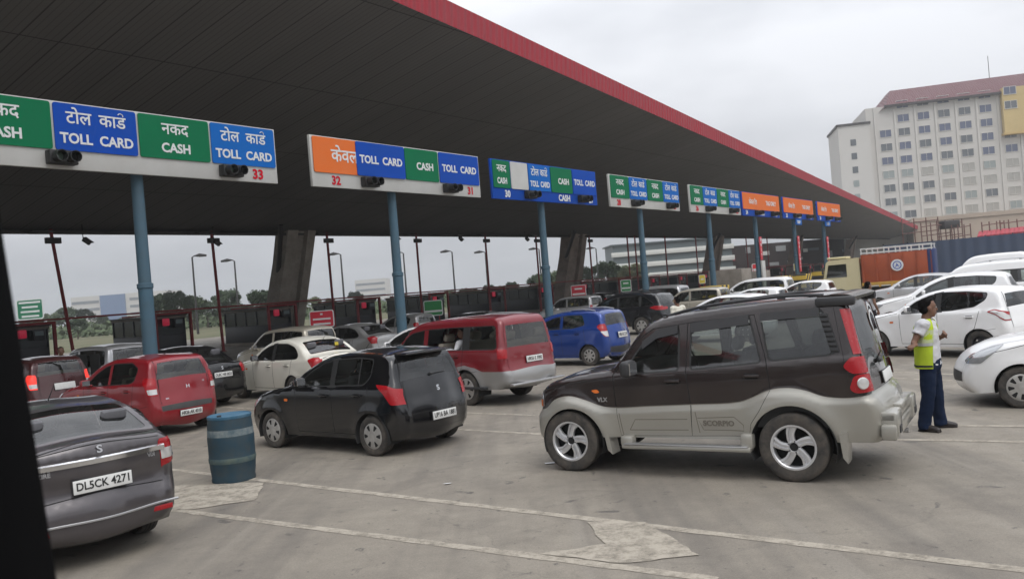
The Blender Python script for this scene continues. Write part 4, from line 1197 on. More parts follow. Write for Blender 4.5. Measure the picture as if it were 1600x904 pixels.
c = far(WAGON, P_BEIGE, 'hatchback_car', 1098, 450, 41, L, 'tall beige hatchback with red tail light right of the man in the white shirt', h=.085)
c = far(SWIFT2, P_WHITE, 'hatchback_car', 1150, 459, 28.5, L, 'white hatchback showing its roof just over the roof of the brown car', h=.085, kx=.5)
c = far(SWIFT1, P_WHITE, 'hatchback_car', 1186, 445, 36.2, L, 'white hatchback second in line above the roof of the brown car', h=.085)
c = far(INNOVA, P_WHITE, 'people_carrier', 1190, 432, 49, L, 'white people carrier with black side windows below the pale column', h=.085, kx=.6)
c = far(SWIFT2, P_WHITE, 'hatchback_car', 1268, 436, 43, L, 'white hatchback in front of the striped barrier left of the truck', h=.085, kx=.5)
c = far(SWIFT2, P_WHITE, 'hatchback_car', 1518, 419, 24.8, L, 'tall white hatchback with dark windows just behind the one beside the attendant', h=.075, kx=.5, g=G_DARK, style='cap8')
c.root.scale = (1.08, 1.0, 1.12)
c = far(dict(MUV, path=[(x, z * 1.08) for x, z in MUV['path']]), P_WHITE, 'sport_utility_car', 1570, 404, 31, L, 'white sport utility with roof rails and red tail light at the right edge', h=.075, kx=.3)
c.roofrails(1.2, -.7, M_SATIN, .05, .06)
c = far(dict(MUV, path=[(x, z * 1.2) for x, z in MUV['path']]), P_WHITE, 'van', 1560, 397, 48, L, 'white high-roofed van in front of the dark blue hoarding', h=.09, kx=.4)
c = far(SWIFT2, P_SILVER, 'hatchback_car', 1424, 441, 37.5, L, 'silver hatchback whose bonnet shows right of the truck', kx=1.2, h=.09)
c = far(SEDAN, P_SILVER, 'saloon_car', 1640, 419, 21.3, L, 'silver saloon with black door mirror at the right edge behind the white hatchback', h=.075, kx=.9, mirm=M_PLAS, g=G_SIDE)
# ------------------------------------------------------------------ ground and road markings
DA = .95158627
D = Vector((math.cos(DA), math.sin(DA), 0))          # along the row of toll lanes
LV = Vector((-D.y, D.x, 0))                           # driving direction
P0 = Vector((-6.2, 23.58, 0))
def pl(t, off, z=0.0): return P0 + D * t + LV * off + Vector((0, 0, z))
RZ_D = DA                                              # local x along the row, local y = driving direction
def ground_mat():
    m = bpy.data.materials.new('worn_concrete_road'); m.use_nodes = True
    nt = m.node_tree; N = nt.nodes; Lk = nt.links
    b = N['Principled BSDF']
    tc = N.new('ShaderNodeTexCoord')
    def noise(scale, detail, rough, vec=None, dist=0):
        n = N.new('ShaderNodeTexNoise'); n.inputs['Scale'].default_value = scale; n.inputs['Detail'].default_value = detail; n.inputs['Roughness'].default_value = rough
        n.inputs['Distortion'].default_value = dist
        Lk.new(vec or tc.outputs['Object'], n.inputs['Vector']); return n.outputs['Fac']
    def rng(v, a, b_, c, d):
        r = N.new('ShaderNodeMapRange'); r.inputs['From Min'].default_value = a; r.inputs['From Max'].default_value = b_
        r.inputs['To Min'].default_value = c; r.inputs['To Max'].default_value = d; Lk.new(v, r.inputs['Value']); return r.outputs['Result']
    def mix(f, c1, c2, mode='MIX'):
        x = N.new('ShaderNodeMixRGB'); x.blend_type = mode
        for s_, v in (('Fac', f), ('Color1', c1), ('Color2', c2)):
            if isinstance(v, (tuple, float, int)): x.inputs[s_].default_value = v if not isinstance(v, tuple) else (*v, 1)
            else: Lk.new(v, x.inputs[s_])
        return x.outputs['Color']
    mp = N.new('ShaderNodeMapping'); mp.inputs['Rotation'].default_value = (0, 0, -DA); Lk.new(tc.outputs['Object'], mp.inputs['Vector'])
    st = N.new('ShaderNodeMapping'); st.inputs['Rotation'].default_value = (0, 0, -DA); st.inputs['Scale'].default_value = (1.0, .07, 1); Lk.new(tc.outputs['Object'], st.inputs['Vector'])
    c = mix(rng(noise(.22, 5, .6), .35, .7, 0, 1), (.255, .224, .180), (.335, .298, .240))
    c = mix(rng(noise(1.6, 6, .7), .38, .72, 0, .75), c, (.175, .155, .130))
    c = mix(rng(noise(1.1, 4, .6, st.outputs['Vector']), .48, .70, 0, .8), c, (.115, .103, .090))        # tyre wear along the lanes
    c = mix(rng(noise(2.3, 3, .5, st.outputs['Vector'], .4), .60, .70, 0, .5), c, (.30, .270, .225))       # dusty streaks
    c = mix(rng(noise(.9, 3, .5, None, 1.2), .60, .68, 0, .45), c, (.135, .118, .098))                     # damp, oily patches
    c = mix(rng(noise(3.1, 4, .6, None, .6), .64, .70, 0, .85), c, (.060, .054, .050))                      # oil spots
    c = mix(rng(noise(11, 3, .6), .66, .72, 0, .8), c, (.055, .05, .045))                                    # drips
    vo = N.new('ShaderNodeTexVoronoi'); vo.feature = 'DISTANCE_TO_EDGE'; vo.inputs['Scale'].default_value = .16
    wv = N.new('ShaderNodeMixRGB'); wv.inputs['Fac'].default_value = .12; Lk.new(mp.outputs['Vector'], wv.inputs['Color1'])
    nc = N.new('ShaderNodeTexNoise'); nc.inputs['Scale'].default_value = .8; nc.inputs['Detail'].default_value = 6; Lk.new(tc.outputs['Object'], nc.inputs['Vector'])
    sc = N.new('ShaderNodeVectorMath'); sc.operation = 'SCALE'; sc.inputs['Scale'].default_value = 9; Lk.new(nc.outputs['Color'], sc.inputs[0]); Lk.new(sc.outputs[0], wv.inputs['Color2'])
    Lk.new(wv.outputs['Color'], vo.inputs['Vector'])
    c = mix(rng(vo.outputs['Distance'], .0, .0025, .22, 0), c, (.06, .054, .048))                            # cracks
    c = mix(rng(noise(46, 3, .7), .3, .75, 0, .6), c, (.115, .103, .09))                                    # grain
    c = mix(rng(noise(120, 2, .7), .55, .8, 0, .6), c, (.40, .37, .32))                                     # light aggregate
    Lk.new(c, b.inputs['Base Color'])
    Lk.new(rng(noise(1.6, 6, .7), .3, .7, .62, .92), b.inputs['Roughness'])
    bp = N.new('ShaderNodeBump'); bp.inputs['Strength'].default_value = .35; bp.inputs['Distance'].default_value = .01
    Lk.new(noise(90, 4, .7), bp.inputs['Height']); Lk.new(bp.outputs['Normal'], b.inputs['Normal'])
    return m
g = MB(); g.quad((-1200, -60, 0), (1200, -60, 0), (1200, 1500, 0), (-1200, 1500, 0), ground_mat())
tag(g.build('ground', None, 0), kind='structure')
def mark_mat():
    m = bpy.data.materials.new('worn_road_paint'); m.use_nodes = True
    nt = m.node_tree; N = nt.nodes; Lk = nt.links; b = N['Principled BSDF']
    tc = N.new('ShaderNodeTexCoord')
    n = N.new('ShaderNodeTexNoise'); n.inputs['Scale'].default_value = 2.5; n.inputs['Detail'].default_value = 8; n.inputs['Roughness'].default_value = .75; Lk.new(tc.outputs['Object'], n.inputs['Vector'])
    r = N.new('ShaderNodeMapRange'); r.inputs['From Min'].default_value = .38; r.inputs['From Max'].default_value = .68; Lk.new(n.outputs['Fac'], r.inputs['Value'])
    x = N.new('ShaderNodeMixRGB'); x.inputs['Color1'].default_value = (.385, .345, .285, 1); x.inputs['Color2'].default_value = (.315, .282, .23, 1); Lk.new(r.outputs['Result'], x.inputs['Fac'])
    Lk.new(x.outputs['Color'], b.inputs['Base Color']); b.inputs['Roughness'].default_value = .85
    # chipped paint: bare road shows through
    t = N.new('ShaderNodeBsdfTransparent'); s = N.new('ShaderNodeMixShader')
    n2 = N.new('ShaderNodeTexNoise'); n2.inputs['Scale'].default_value = 5; n2.inputs['Detail'].default_value = 7; n2.inputs['Roughness'].default_value = .8; Lk.new(tc.outputs['Object'], n2.inputs['Vector'])
    r2 = N.new('ShaderNodeMapRange'); r2.inputs['From Min'].default_value = .45; r2.inputs['From Max'].default_value = .72; r2.inputs['To Max'].default_value = .7; Lk.new(n2.outputs['Fac'], r2.inputs['Value'])
    Lk.new(r2.outputs['Result'], s.inputs['Fac']); Lk.new(b.outputs['BSDF'], s.inputs[1]); Lk.new(t.outputs['BSDF'], s.inputs[2]); Lk.new(s.outputs['Shader'], N['Material Output'].inputs['Surface'])
    return m
M_MARK = mark_mat()
def jag(P, amp, seed=0, step=.12):
    """worn outline: the edge wanders by a few centimetres"""
    rg = random.Random(seed); out = []
    for p in dens(P, step): out.append((p[0] + rg.uniform(-amp, amp), p[1] + rg.uniform(-amp, amp)))
    return out
def mline(a, b_, w, z=.004):
    p, q = gp(*a), gp(*b_); d = (q - p).normalized(); n = Vector((-d.y, d.x, 0)) * w / 2
    rg = random.Random(int(a[0])); k = max(2, int((q - p).length / .15)); vs = []
    for i in range(k + 1):
        c_ = p.lerp(q, i / k)
        for sg in (-1, 1): e_ = c_ + n * sg * rg.uniform(.80, 1.12); vs.append((e_.x, e_.y, z))
    m = MB(); m.add(vs, [(2 * i, 2 * i + 2, 2 * i + 3, 2 * i + 1) for i in range(k)], M_MARK)
    tag(m.build('road_marking', None, 0), kind='structure')
def mpoly(pts, z=.008):
    P = [gp(*p) for p in pts]; P = jag([(p.x, p.y) for p in P], .018, len(pts))
    if area(P) < 0: P = P[::-1]
    m = MB(); m.add([(p[0], p[1], z) for p in P], [tuple(range(len(P)))], M_MARK); m.build('road_marking', None, 0)['kind'] = 'structure'
mline((255, 732), (1660, 897), .125); mline((262, 795), (1120, 905), .125)
mpoly([(915, 816), (1009, 816), (1092, 867), (978, 881), (844, 865), (946, 850)])
mpoly([(262, 760), (415, 753), (398, 781), (300, 796), (262, 795)])
for a, b_ in (((700, 670), (850, 678)), ((712, 644), (850, 649)), ((1380, 686), (1640, 691)), ((1425, 664), (1640, 666)), ((1390, 590), (1540, 597)), ((1390, 581), (1530, 586)), ((330, 634), (418, 640)), ((385, 661), (425, 665))):
    mline(a, b_, .11)

v = MB(); v.add([pl(-300, 52, .02), pl(120, 52, .02), pl(120, 900, .02), pl(-900, 900, .02)], [(0, 1, 2, 3)], mat('verge_grass', (.075, .085, .035), .95, vary=.7, vscale=.15, second=(.16, .13, .08)))
tag(v.build('verge', None, 0), kind='structure')
# ------------------------------------------------------------------ the toll canopy
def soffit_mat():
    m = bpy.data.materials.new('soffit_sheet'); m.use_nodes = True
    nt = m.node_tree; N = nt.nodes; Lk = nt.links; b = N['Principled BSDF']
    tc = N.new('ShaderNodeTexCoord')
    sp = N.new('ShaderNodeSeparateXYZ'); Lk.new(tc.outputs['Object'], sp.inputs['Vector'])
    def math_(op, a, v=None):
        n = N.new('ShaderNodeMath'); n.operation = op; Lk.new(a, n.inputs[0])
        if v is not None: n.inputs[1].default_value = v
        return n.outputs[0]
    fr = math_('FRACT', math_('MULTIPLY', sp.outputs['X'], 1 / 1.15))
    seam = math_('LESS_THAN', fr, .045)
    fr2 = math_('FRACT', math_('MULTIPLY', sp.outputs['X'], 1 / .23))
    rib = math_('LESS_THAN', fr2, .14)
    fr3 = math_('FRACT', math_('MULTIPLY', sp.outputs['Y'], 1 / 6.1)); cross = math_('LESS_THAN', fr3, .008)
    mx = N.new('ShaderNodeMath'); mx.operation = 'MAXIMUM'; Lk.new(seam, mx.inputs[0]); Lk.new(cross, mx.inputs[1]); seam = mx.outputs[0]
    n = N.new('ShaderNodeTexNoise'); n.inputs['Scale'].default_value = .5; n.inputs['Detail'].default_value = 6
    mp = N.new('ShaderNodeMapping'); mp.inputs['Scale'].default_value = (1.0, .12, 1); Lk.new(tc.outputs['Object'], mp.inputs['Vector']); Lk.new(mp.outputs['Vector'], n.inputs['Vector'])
    x = N.new('ShaderNodeMixRGB'); x.inputs['Color1'].default_value = (.105, .10, .095, 1); x.inputs['Color2'].default_value = (.175, .167, .158, 1); Lk.new(n.outputs['Fac'], x.inputs['Fac'])  # both sheet tones lightened to average in the vehicle window's reflection
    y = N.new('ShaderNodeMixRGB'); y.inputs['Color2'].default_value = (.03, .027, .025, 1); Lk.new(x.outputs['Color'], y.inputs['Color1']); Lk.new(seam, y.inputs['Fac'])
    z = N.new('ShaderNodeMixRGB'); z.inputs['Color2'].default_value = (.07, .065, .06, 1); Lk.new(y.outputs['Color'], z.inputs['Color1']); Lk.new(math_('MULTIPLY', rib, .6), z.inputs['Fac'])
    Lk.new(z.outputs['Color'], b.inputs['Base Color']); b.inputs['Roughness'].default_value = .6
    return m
def ribbed(name, color, pitch, axis='X', rough=.45):
    m = bpy.data.materials.new(name); m.use_nodes = True
    nt = m.node_tree; N = nt.nodes; Lk = nt.links; b = N['Principled BSDF']
    tc = N.new('ShaderNodeTexCoord'); sp = N.new('ShaderNodeSeparateXYZ'); Lk.new(tc.outputs['Object'], sp.inputs['Vector'])
    a = N.new('ShaderNodeMath'); a.operation = 'MULTIPLY'; a.inputs[1].default_value = 2 * math.pi / pitch; Lk.new(sp.outputs[axis], a.inputs[0])
    s = N.new('ShaderNodeMath'); s.operation = 'SINE'; Lk.new(a.outputs[0], s.inputs[0])
    bp = N.new('ShaderNodeBump'); bp.inputs['Strength'].default_value = .9; bp.inputs['Distance'].default_value = .05; Lk.new(s.outputs[0], bp.inputs['Height']); Lk.new(bp.outputs['Normal'], b.inputs['Normal'])
    n = N.new('ShaderNodeTexNoise'); n.inputs['Scale'].default_value = .6; n.inputs['Detail'].default_value = 5; Lk.new(tc.outputs['Object'], n.inputs['Vector'])
    x = N.new('ShaderNodeMixRGB'); x.inputs['Color1'].default_value = (*color, 1); x.inputs['Color2'].default_value = (*[q * .7 + .03 for q in color], 1); Lk.new(n.outputs['Fac'], x.inputs['Fac'])
    Lk.new(x.outputs['Color'], b.inputs['Base Color']); b.inputs['Roughness'].default_value = rough
    return m
M_CONC = mat('grey_concrete', (.32, .285, .245), .85, vary=.55, vscale=1.4, second=(.12, .105, .09), bump=.2, bscale=14)
M_CONC2 = mat('brown_stained_concrete', (.27, .22, .185), .85, vary=.6, vscale=1.2, second=(.10, .08, .07))
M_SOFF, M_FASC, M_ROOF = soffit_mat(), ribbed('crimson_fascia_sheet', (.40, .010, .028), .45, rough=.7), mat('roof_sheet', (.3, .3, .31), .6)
M_STEELD = mat('dark_steel', (.035, .032, .032), .6)
CAN = empty('toll_canopy', pl(0, 25), RZ_D, 'long dark toll canopy with crimson fascia on leaning concrete columns', 'canopy')
def edge(t): return -24.9 + .0935 * (t - 5.4), 12.1 - .0187 * (t - 5.4)       # front edge: local y, height
ZV = 7.12
ts = [-45 + 8 * i for i in range(31)] + [203]
sf, fa, rf = MB(), MB(), MB()
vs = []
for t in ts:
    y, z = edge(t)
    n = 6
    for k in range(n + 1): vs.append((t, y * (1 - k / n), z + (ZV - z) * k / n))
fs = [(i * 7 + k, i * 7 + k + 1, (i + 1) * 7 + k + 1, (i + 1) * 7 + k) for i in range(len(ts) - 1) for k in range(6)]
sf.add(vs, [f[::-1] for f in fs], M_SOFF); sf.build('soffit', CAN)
vs = []
for t in ts:
    y, z = edge(t)
    vs += [(t, y - .03, z - .06), (t, y - .10, z + .80), (t, y + .15, z + .86)]
fa.add(vs, [(i * 3 + k, (i + 1) * 3 + k, (i + 1) * 3 + k + 1, i * 3 + k + 1) for i in range(len(ts) - 1) for k in (0, 1)], M_FASC); fa.build('fascia', CAN)
vs = []
for t in ts:
    y, z = edge(t)
    vs += [(t, y + .12, z + .80), (t, 0, ZV + 1.0), (t, 17, ZV + 3.9), (t, 17, ZV + 3.2), (t, .25, ZV - .05), (t, -.02, ZV - .02)]
rf.add(vs, [(i * 6 + k, (i + 1) * 6 + k, (i + 1) * 6 + k + 1, i * 6 + k + 1) for i in range(len(ts) - 1) for k in range(5)], M_ROOF); rf.build('roof', CAN, 20)
b = MB(); vs = []
for t in ts: vs += [(t, -.35, ZV - .05), (t, -.30, ZV - .20), (t, .10, ZV - .20), (t, .12, ZV + .05)]
b.add(vs, [(i * 4 + k, i * 4 + k + 1, (i + 1) * 4 + k + 1, (i + 1) * 4 + k) for i in range(len(ts) - 1) for k in range(3)], mat('gutter_steel', (.06, .055, .052), .7, vary=.5, vscale=2)); b.build('valley_gutter', CAN, 20)
def column(t, m):
    b = MB(); w = 1.15 if t < 50 else 1.5; vs = []
    prof = [(-w, -.7), (w, -.7), (w, .7), (-w, .7)]
    prof = [(-w, -.6), (-.42, -.75), (-.34, -.45), (.30, -.45), (.38, -.75), (w, -.6), (w, .6), (-w, .6)]
    for z, dy, s in ((0, 1.75, 1.08), (2.4, 1.2, 1.04), (5.2, .5, 1.0), (ZV + .1, .1, 1.02)):
        vs += [(t - (.55 if t < 50 else .1) * (ZV - z) / ZV + x * s, dy + y * s, z) for x, y in prof]
    n = len(prof)
    b.add(vs, [(i * n + k, i * n + (k + 1) % n, (i + 1) * n + (k + 1) % n, (i + 1) * n + k) for i in range(3) for k in range(n)], m)
    b.build('column', CAN, 25)
    b = MB(); b.tube([(t - 1.2, .7, 4.6), (t - 2.6, -1.6, ZV + .35)], .16, M_STEELD, 8); b.build('brace', CAN)
for t, m in ((-14, M_CONC), (22.0, M_CONC), (57.3, M_CONC2), (94, M_CONC2), (130, M_CONC2), (166, M_CONC2)): column(t, m)

# ------------------------------------------------------------------ lane signs on blue posts
M_BLUEP = mat('post_blue', (.050, .112, .160), .55, vary=.6, vscale=1.8, second=(.060, .092, .112))
M_SGREEN = mat('sign_green', (.003, .145, .060), .6, vary=.25, vscale=1.2, second=(.004, .11, .05), spec=.12)
M_SBLUE = mat('sign_blue', (.004, .060, .38), .6, spec=.12, vary=.35, vscale=1.2, second=(.014, .07, .27))
M_SBLUE2 = mat('sign_light_blue', (.006, .12, .44), .6, vary=.25, vscale=1.2, second=(.008, .10, .36), spec=.12)
M_SORANGE = mat('sign_orange', (.68, .15, .03), .6, spec=.12, vary=.3, vscale=1.4, second=(.6, .2, .08))
M_SRED = mat('sign_red', (.52, .02, .04), .45)
M_SWHITE = mat('sign_white', (.50, .50, .48), .5, vary=.4, vscale=1.0, second=(.36, .35, .32))
M_LETTER = mat('lettering_white', (.64, .65, .65), .5)
M_LETRED = mat('lettering_red', (.50, .004, .02), .7, spec=.1)
M_HOUSING = mat('signal_housing', (.012, .012, .012), .5)
M_LENSG = mat('unlit_green_lens', (.10, .14, .11), .2, coat=1.0)
NAKAD, TOLL, CARD = '\u0928\u0915\u0926', '\u091f\u094b\u0932', '\u0915\u093e\u0921'
TEXTS = {}
def sign_text(par, body, size, x, z, y, m, sx=1.0, maxw=None):
    k = (body, round(size, 3), m.name, sx, maxw)
    if k not in TEXTS:
        me = text_mesh(body, size, m, .004, bold=size * (.030 if ord(body[0]) < 128 else .012), sx=sx)
        xs = [v.co.x for v in me.vertices]
        if maxw and xs:
            wd = max(xs) - min(xs)
            if wd > maxw:
                for v in me.vertices: v.co.x *= maxw / wd
        TEXTS[k] = me
    o = bpy.data.objects.new('lettering', TEXTS[k]); col.objects.link(o); o.parent = par
    o.location = (x, y, z); o.rotation_euler = (rad(90), 0, 0)
    return o
def reph(par, x, z, y, s, m):
    """hook above a letter, added by hand"""
    b = MB(); pts = [(x + s * .30 * math.cos(a), y, z + s * .26 * math.sin(a)) for a in np.linspace(rad(-20), rad(160), 8)]
    b.tube(pts, s * .055, m, 5); b.build('lettering', par)
def hindi_toll_card(par, x, z, y, size, w, m, fine=True):
    sign_text(par, TOLL, size, x - w * .24, z, y, m, maxw=w * .40)
    sign_text(par, CARD, size, x + w * .22, z, y, m, maxw=w * .38)
    if fine: reph(par, x + w * .34, z + size * .43, y, size * .52, m)
ZB, ZT, ZM = 5.71, 7.21, 6.10
def gantry(label, t0, t1, tp, panels, band, bandtext, signals, extra=None):
    """panels: (t0, t1, material, kind)"""
    tc = (t0 + t1) / 2
    r = empty('lane_sign', pl(tc, 0), RZ_D, label, 'sign', 'lane signs along the toll plaza')
    X = lambda t: t - tc
    b = MB(); n = 12
    b.lathe([(.25, 0), (.25, .05), (.175, .06), (.175, .9), (.198, .92), (.198, 1.0), (.170, 1.02), (.168, 3.0), (.188, 3.02), (.188, 3.12), (.150, 3.14), (.138, ZM)], M_BLUEP, 20, M=Matrix.Translation((X(tp), .38, 0)))
    b.build('post', r)
    b = MB(); b.box((0, .06, (ZB + ZT) / 2), (t1 - t0, .10, ZT - ZB), band, bev=.01)
    board = b.build('board', r)
    b = MB(); b.box((X(tp), .24, (ZB + ZT) / 2), (.5, .24, .9), M_STEELD); b.box((0, .16, ZB + .25), (t1 - t0 - .4, .09, .10), M_STEELD); b.box((0, .16, ZT - .25), (t1 - t0 - .4, .09, .10), M_STEELD); b.build('bracket', r)
    far_ = tc > 30
    for p in panels:
        a, c, m, kind = p[:4]
        w = c - a; xm = X((a + c) / 2); tilt = p[4] if len(p) > 4 else 0
        z0, z1 = (p[5] if len(p) > 5 else ZM + .03), ZT - .035
        b = MB()
        P = rnd([(-w / 2 + .03, z0), (w / 2 - .03, z0), (w / 2 - .03, z1), (-w / 2 + .03, z1)], .06, 3)
        b.add([(x, 0, z) for x, z in P] + [(x, .025, z) for x, z in P], [tuple(range(len(P)))] + [(i, i + len(P), (i + 1) % len(P) + len(P), (i + 1) % len(P)) for i in range(len(P))], m)
        o = b.build('panel', board, 0); o.location = (xm, -.026 - abs(tilt), 0); o.rotation_euler = (0, 0, 0)
        h = z1 - z0; y = -.006
        ww = w * .86
        if kind == 'cash2': sign_text(o, NAKAD, h * .38, 0, z0 + h * .70, y, M_LETTER, maxw=ww * .62); sign_text(o, 'CASH', h * .30, 0, z0 + h * .25, y, M_LETTER, maxw=ww * .62)
        elif kind == 'toll2':
            hindi_toll_card(o, 0, z0 + h * .70, y, h * .38, ww, M_LETTER, not far_); sign_text(o, 'TOLL  CARD', h * .30, 0, z0 + h * .25, y, M_LETTER, maxw=ww)
        elif kind == 'cash': sign_text(o, 'CASH', h * .32, w * .08, z0 + h * .45, y, M_LETTER, maxw=ww * .66)
        elif kind == 'toll': sign_text(o, 'TOLL  CARD', h * .32, 0, z0 + h * .48, y, M_LETTER, maxw=ww)
        elif kind == 'keval': sign_text(o, '\u0915\u0947\u0935\u0932', h * .52, w * .16, z0 + h * .50, y, M_LETTER, maxw=w * .86)
        elif kind == 'tagonly': sign_text(o, '\u0915\u0947\u0935\u0932 \u091f\u0948\u0917', h * .42, -w * .24, z0 + h * .45, y, M_LETTER, maxw=w * .42); sign_text(o, 'TAG ONLY', h * .38, w * .25, z0 + h * .45, y, M_LETTER, maxw=w * .42)
    for body, t, m in bandtext: sign_text(board, body, .36, X(t), ZB + .20, -.002, m)
    for t in signals:
        b = MB(); b.box((X(t), -.13, ZB + .22), (.62, .22, .30), M_HOUSING, bev=.02)
        o = b.build('signal_light', r)
        for s_, m in ((-.15, M_LENSG), (.15, M_HOUSING)):
            b = MB(); b.lathe([(.125, -.0), (.13, -.22), (.115, -.22), (.115, -.02), (.001, -.02)], M_HOUSING, 16, M=Matrix.Translation((X(t) + s_, -.24, ZB + .22)), axis='Y')
            b.lathe([(.112, -.03), (.06, -.045), (.001, -.05)], m, 16, M=Matrix.Translation((X(t) + s_, -.24, ZB + .22)), axis='Y')
            b.build('lens', o)
    return r
W_, Rr = M_SWHITE, M_LETRED
gantry('lane sign 34 and 33 with CASH and TOLL CARD panels, nearest on the left', -8.25, -.02, -3.98, [(-8.2, -6.09, M_SGREEN, 'cash2'), (-6.09, -4.10, M_SBLUE, 'toll2'), (-4.10, -2.12, M_SGREEN, 'cash2'), (-2.12, -.05, M_SBLUE2, 'toll2')],
       W_, [('34', -7.42, Rr), ('33', -.68, Rr)], [-6.0, -1.62])
gantry('lane sign 32 and 31 with an orange panel half covered by blue', 1.24, 9.21, 4.88, [(1.28, 3.20, M_SORANGE, 'keval'), (2.98, 5.20, M_SBLUE, 'toll', .03), (5.20, 6.91, M_SGREEN, 'cash'), (6.91, 9.17, M_SBLUE, 'toll')],
       W_, [('32', 2.15, Rr), ('31', 8.62, Rr)], [3.45, 7.35])
gantry('lane sign 30 and 29 with white strip panel and blue lower band', 9.96, 17.78, 13.71, [(10.0, 11.15, M_SGREEN, 'cash2'), (11.15, 12.36, W_, ''), (12.36, 13.99, M_SBLUE2, 'toll2'), (13.99, 15.70, M_SGREEN, 'cash'), (15.70, 17.74, M_SBLUE, 'toll')],
       M_SBLUE, [('30', 10.9, M_LETTER), ('CASH', 15.0, M_LETTER), ('29', 17.2, M_LETTER)], [12.3, 16.35])
b = None
gantry('lane sign 28 with small red number, fourth from the left', 19.0, 26.6, 22.6, [(19.05, 20.9, M_SGREEN, 'cash2'), (20.9, 22.8, M_SBLUE2, 'toll2'), (22.8, 24.6, M_SGREEN, 'cash2'), (24.6, 26.55, M_SBLUE2, 'toll2')],
       W_, [('28', 19.8, Rr), ('27', 26.0, Rr)], [21.3, 25.2])
gantry('lane sign 26, last green and blue one before the orange signs', 28.0, 35.6, 31.3, [(28.05, 29.8, M_SGREEN, 'cash2'), (29.8, 31.85, M_SBLUE2, 'toll2'), (31.85, 33.7, M_SGREEN, 'cash2'), (33.7, 35.55, M_SBLUE2, 'toll2')],
       W_, [('26', 28.9, Rr), ('25', 35.0, Rr)], [30.3, 33.9])
for i, (a, c, tp, lab) in enumerate(((35.94, 43.05, 39.05, 'orange TAG ONLY sign beside the last green and blue sign'), (43.88, 51.04, 47.21, 'orange TAG ONLY sign between two other orange signs'), (52.21, 58.9, 54.9, 'orange TAG ONLY sign farthest to the right'))):
    r = gantry(lab, a, c, tp, [(a + .04, c - .04, M_SORANGE, 'tagonly')], M_SBLUE, [(str(24 - 2 * i), a + .7, M_LETTER), ('CASH', (a + c) / 2, M_LETTER), (str(23 - 2 * i), c - .7, M_LETTER)], [a + 2.4, c - 1.6])
    if i: b = MB(); b.box((tp - (a + c) / 2, .02, ZB - .22), (1.5, .05, .40), M_SBLUE2, bev=.01); o = b.build('lower_panel', r); sign_text(o, 'CASH', .3, tp - (a + c) / 2, ZB - .22, -.01, M_LETTER)
    zt, zb_ = (4.4, 2.9) if i == 0 else (4.5, 1.9)
    b = MB(); b.box((tp - (a + c) / 2 + .05, .14, (zt + zb_) / 2), (.42, .05, zt - zb_), M_SRED, bev=.01); o = b.build('vertical_panel', r)
    for k, ch in enumerate('TAG ONLY' if i else 'ONLY'):
        if ch != ' ': sign_text(o, ch, .26, tp - (a + c) / 2 + .05, zt - .2 - k * (zt - zb_ - .2) / (8 if i else 4), .11, M_LETTER)
    if i == 0: b = MB(); b.box((tp - (a + c) / 2 + .1, .10, 1.75), (.55, .12, 2.2), M_SWHITE, bev=.02); b.build('pale_panel', r)

# ------------------------------------------------------------------ toll booths, portal posts, cameras
M_REDP = mat('post_red', (.26, .022, .026), .55, vary=.45, vscale=2, second=(.12, .02, .02))
M_BOOTH = mat('booth_dark_cladding', (.010, .012, .018), .4, vary=.4, vscale=2, second=(.03, .03, .03))
M_BOOTHB = mat('booth_rim', (.20, .18, .155), .7, vary=.4, vscale=2)
G_BOOTH = mat('booth_glass', (.012, .018, .022), .12, spec=.5)
M_DESK = mat('booth_desk', (.20, .19, .18), .7)
M_SCREEN = mat('booth_display', (.03, .06, .12), .2, emit=(.25, .5, .9, .12))
def make_booth():
    r = empty('toll_booth', (0, 0, 0), RZ_D, 'dark toll booth with red portal frame', 'toll booth', 'toll booths under the canopy')
    b = MB()
    b.box((0, 2.4, .10), (2.3, 5.4, .20), M_CONC, bev=.03); b.build('island', r)
    b = MB(); b.box((0, 2.5, .72), (1.9, 4.5, 1.05), M_BOOTH, bev=.02); b.build('base', r)
    b = MB(); b.box((0, 2.5, 2.26), (2.0, 4.6, .14), M_BOOTHB, bev=.02); b.box((0, 2.5, 2.36), (2.1, 4.7, .06), M_STEELD); b.build('roof', r)
    b = MB()
    for x in (-.92, .92):
        for y in (.32, 1.4, 2.5, 3.6, 4.68): b.box((x, y, 1.72), (.08, .08, .96), M_BOOTH)
        b.box((x, 2.5, 1.27), (.09, 4.4, .05), M_BOOTH)
    for y in (.32, 4.68): b.box((0, y, 1.27), (1.9, .08, .05), M_BOOTH)
    b.build('window_frame', r)
    for x in (-.91, .91):
        b = MB(); b.box((x, 2.5, 1.72), (.012, 4.3, .94), G_BOOTH); b.build('window', r)
    b = MB(); b.box((0, .30, 1.72), (1.75, .012, .94), G_BOOTH); b.build('window', r)
    b = MB(); b.box((.1, 2.2, 1.30), (1.2, 1.6, .06), M_DESK); b.box((.2, 1.9, 1.50), (.5, .06, .36), M_SCREEN); b.box((-.3, 2.4, 1.42), (.3, .35, .2), M_DESK, bev=.03); b.build('counter', r)
    fr = MB()
    for x in (-1.1, 1.1): fr.box((x, -.05, 1.25), (.15, .15, 2.5), M_REDP, bev=.015)
    fr.box((0, -.05, 2.46), (2.35, .16, .14), M_REDP, bev=.015); fr.box((0, 2.6, 2.46), (.12, 5.2, .10), M_REDP)
    fr.build('portal_frame', r)
    b = MB(); b.box((-.45, -.02, 2.0), (.42, .14, .42), mat('lane_signal_red', (.45, .02, .05), .4, emit=(.8, .02, .08, .12)), bev=.06); b.build('lane_signal', r)
    b = MB(); b.box((.35, .0, 1.9), (.55, .10, .5), M_BOOTH, bev=.02); b.box((.35, -.06, 1.98), (.42, .02, .22), mat('notice_pale', (.14, .18, .19), .6)); b.build('notice_board', r)
    return r
bt = make_booth()
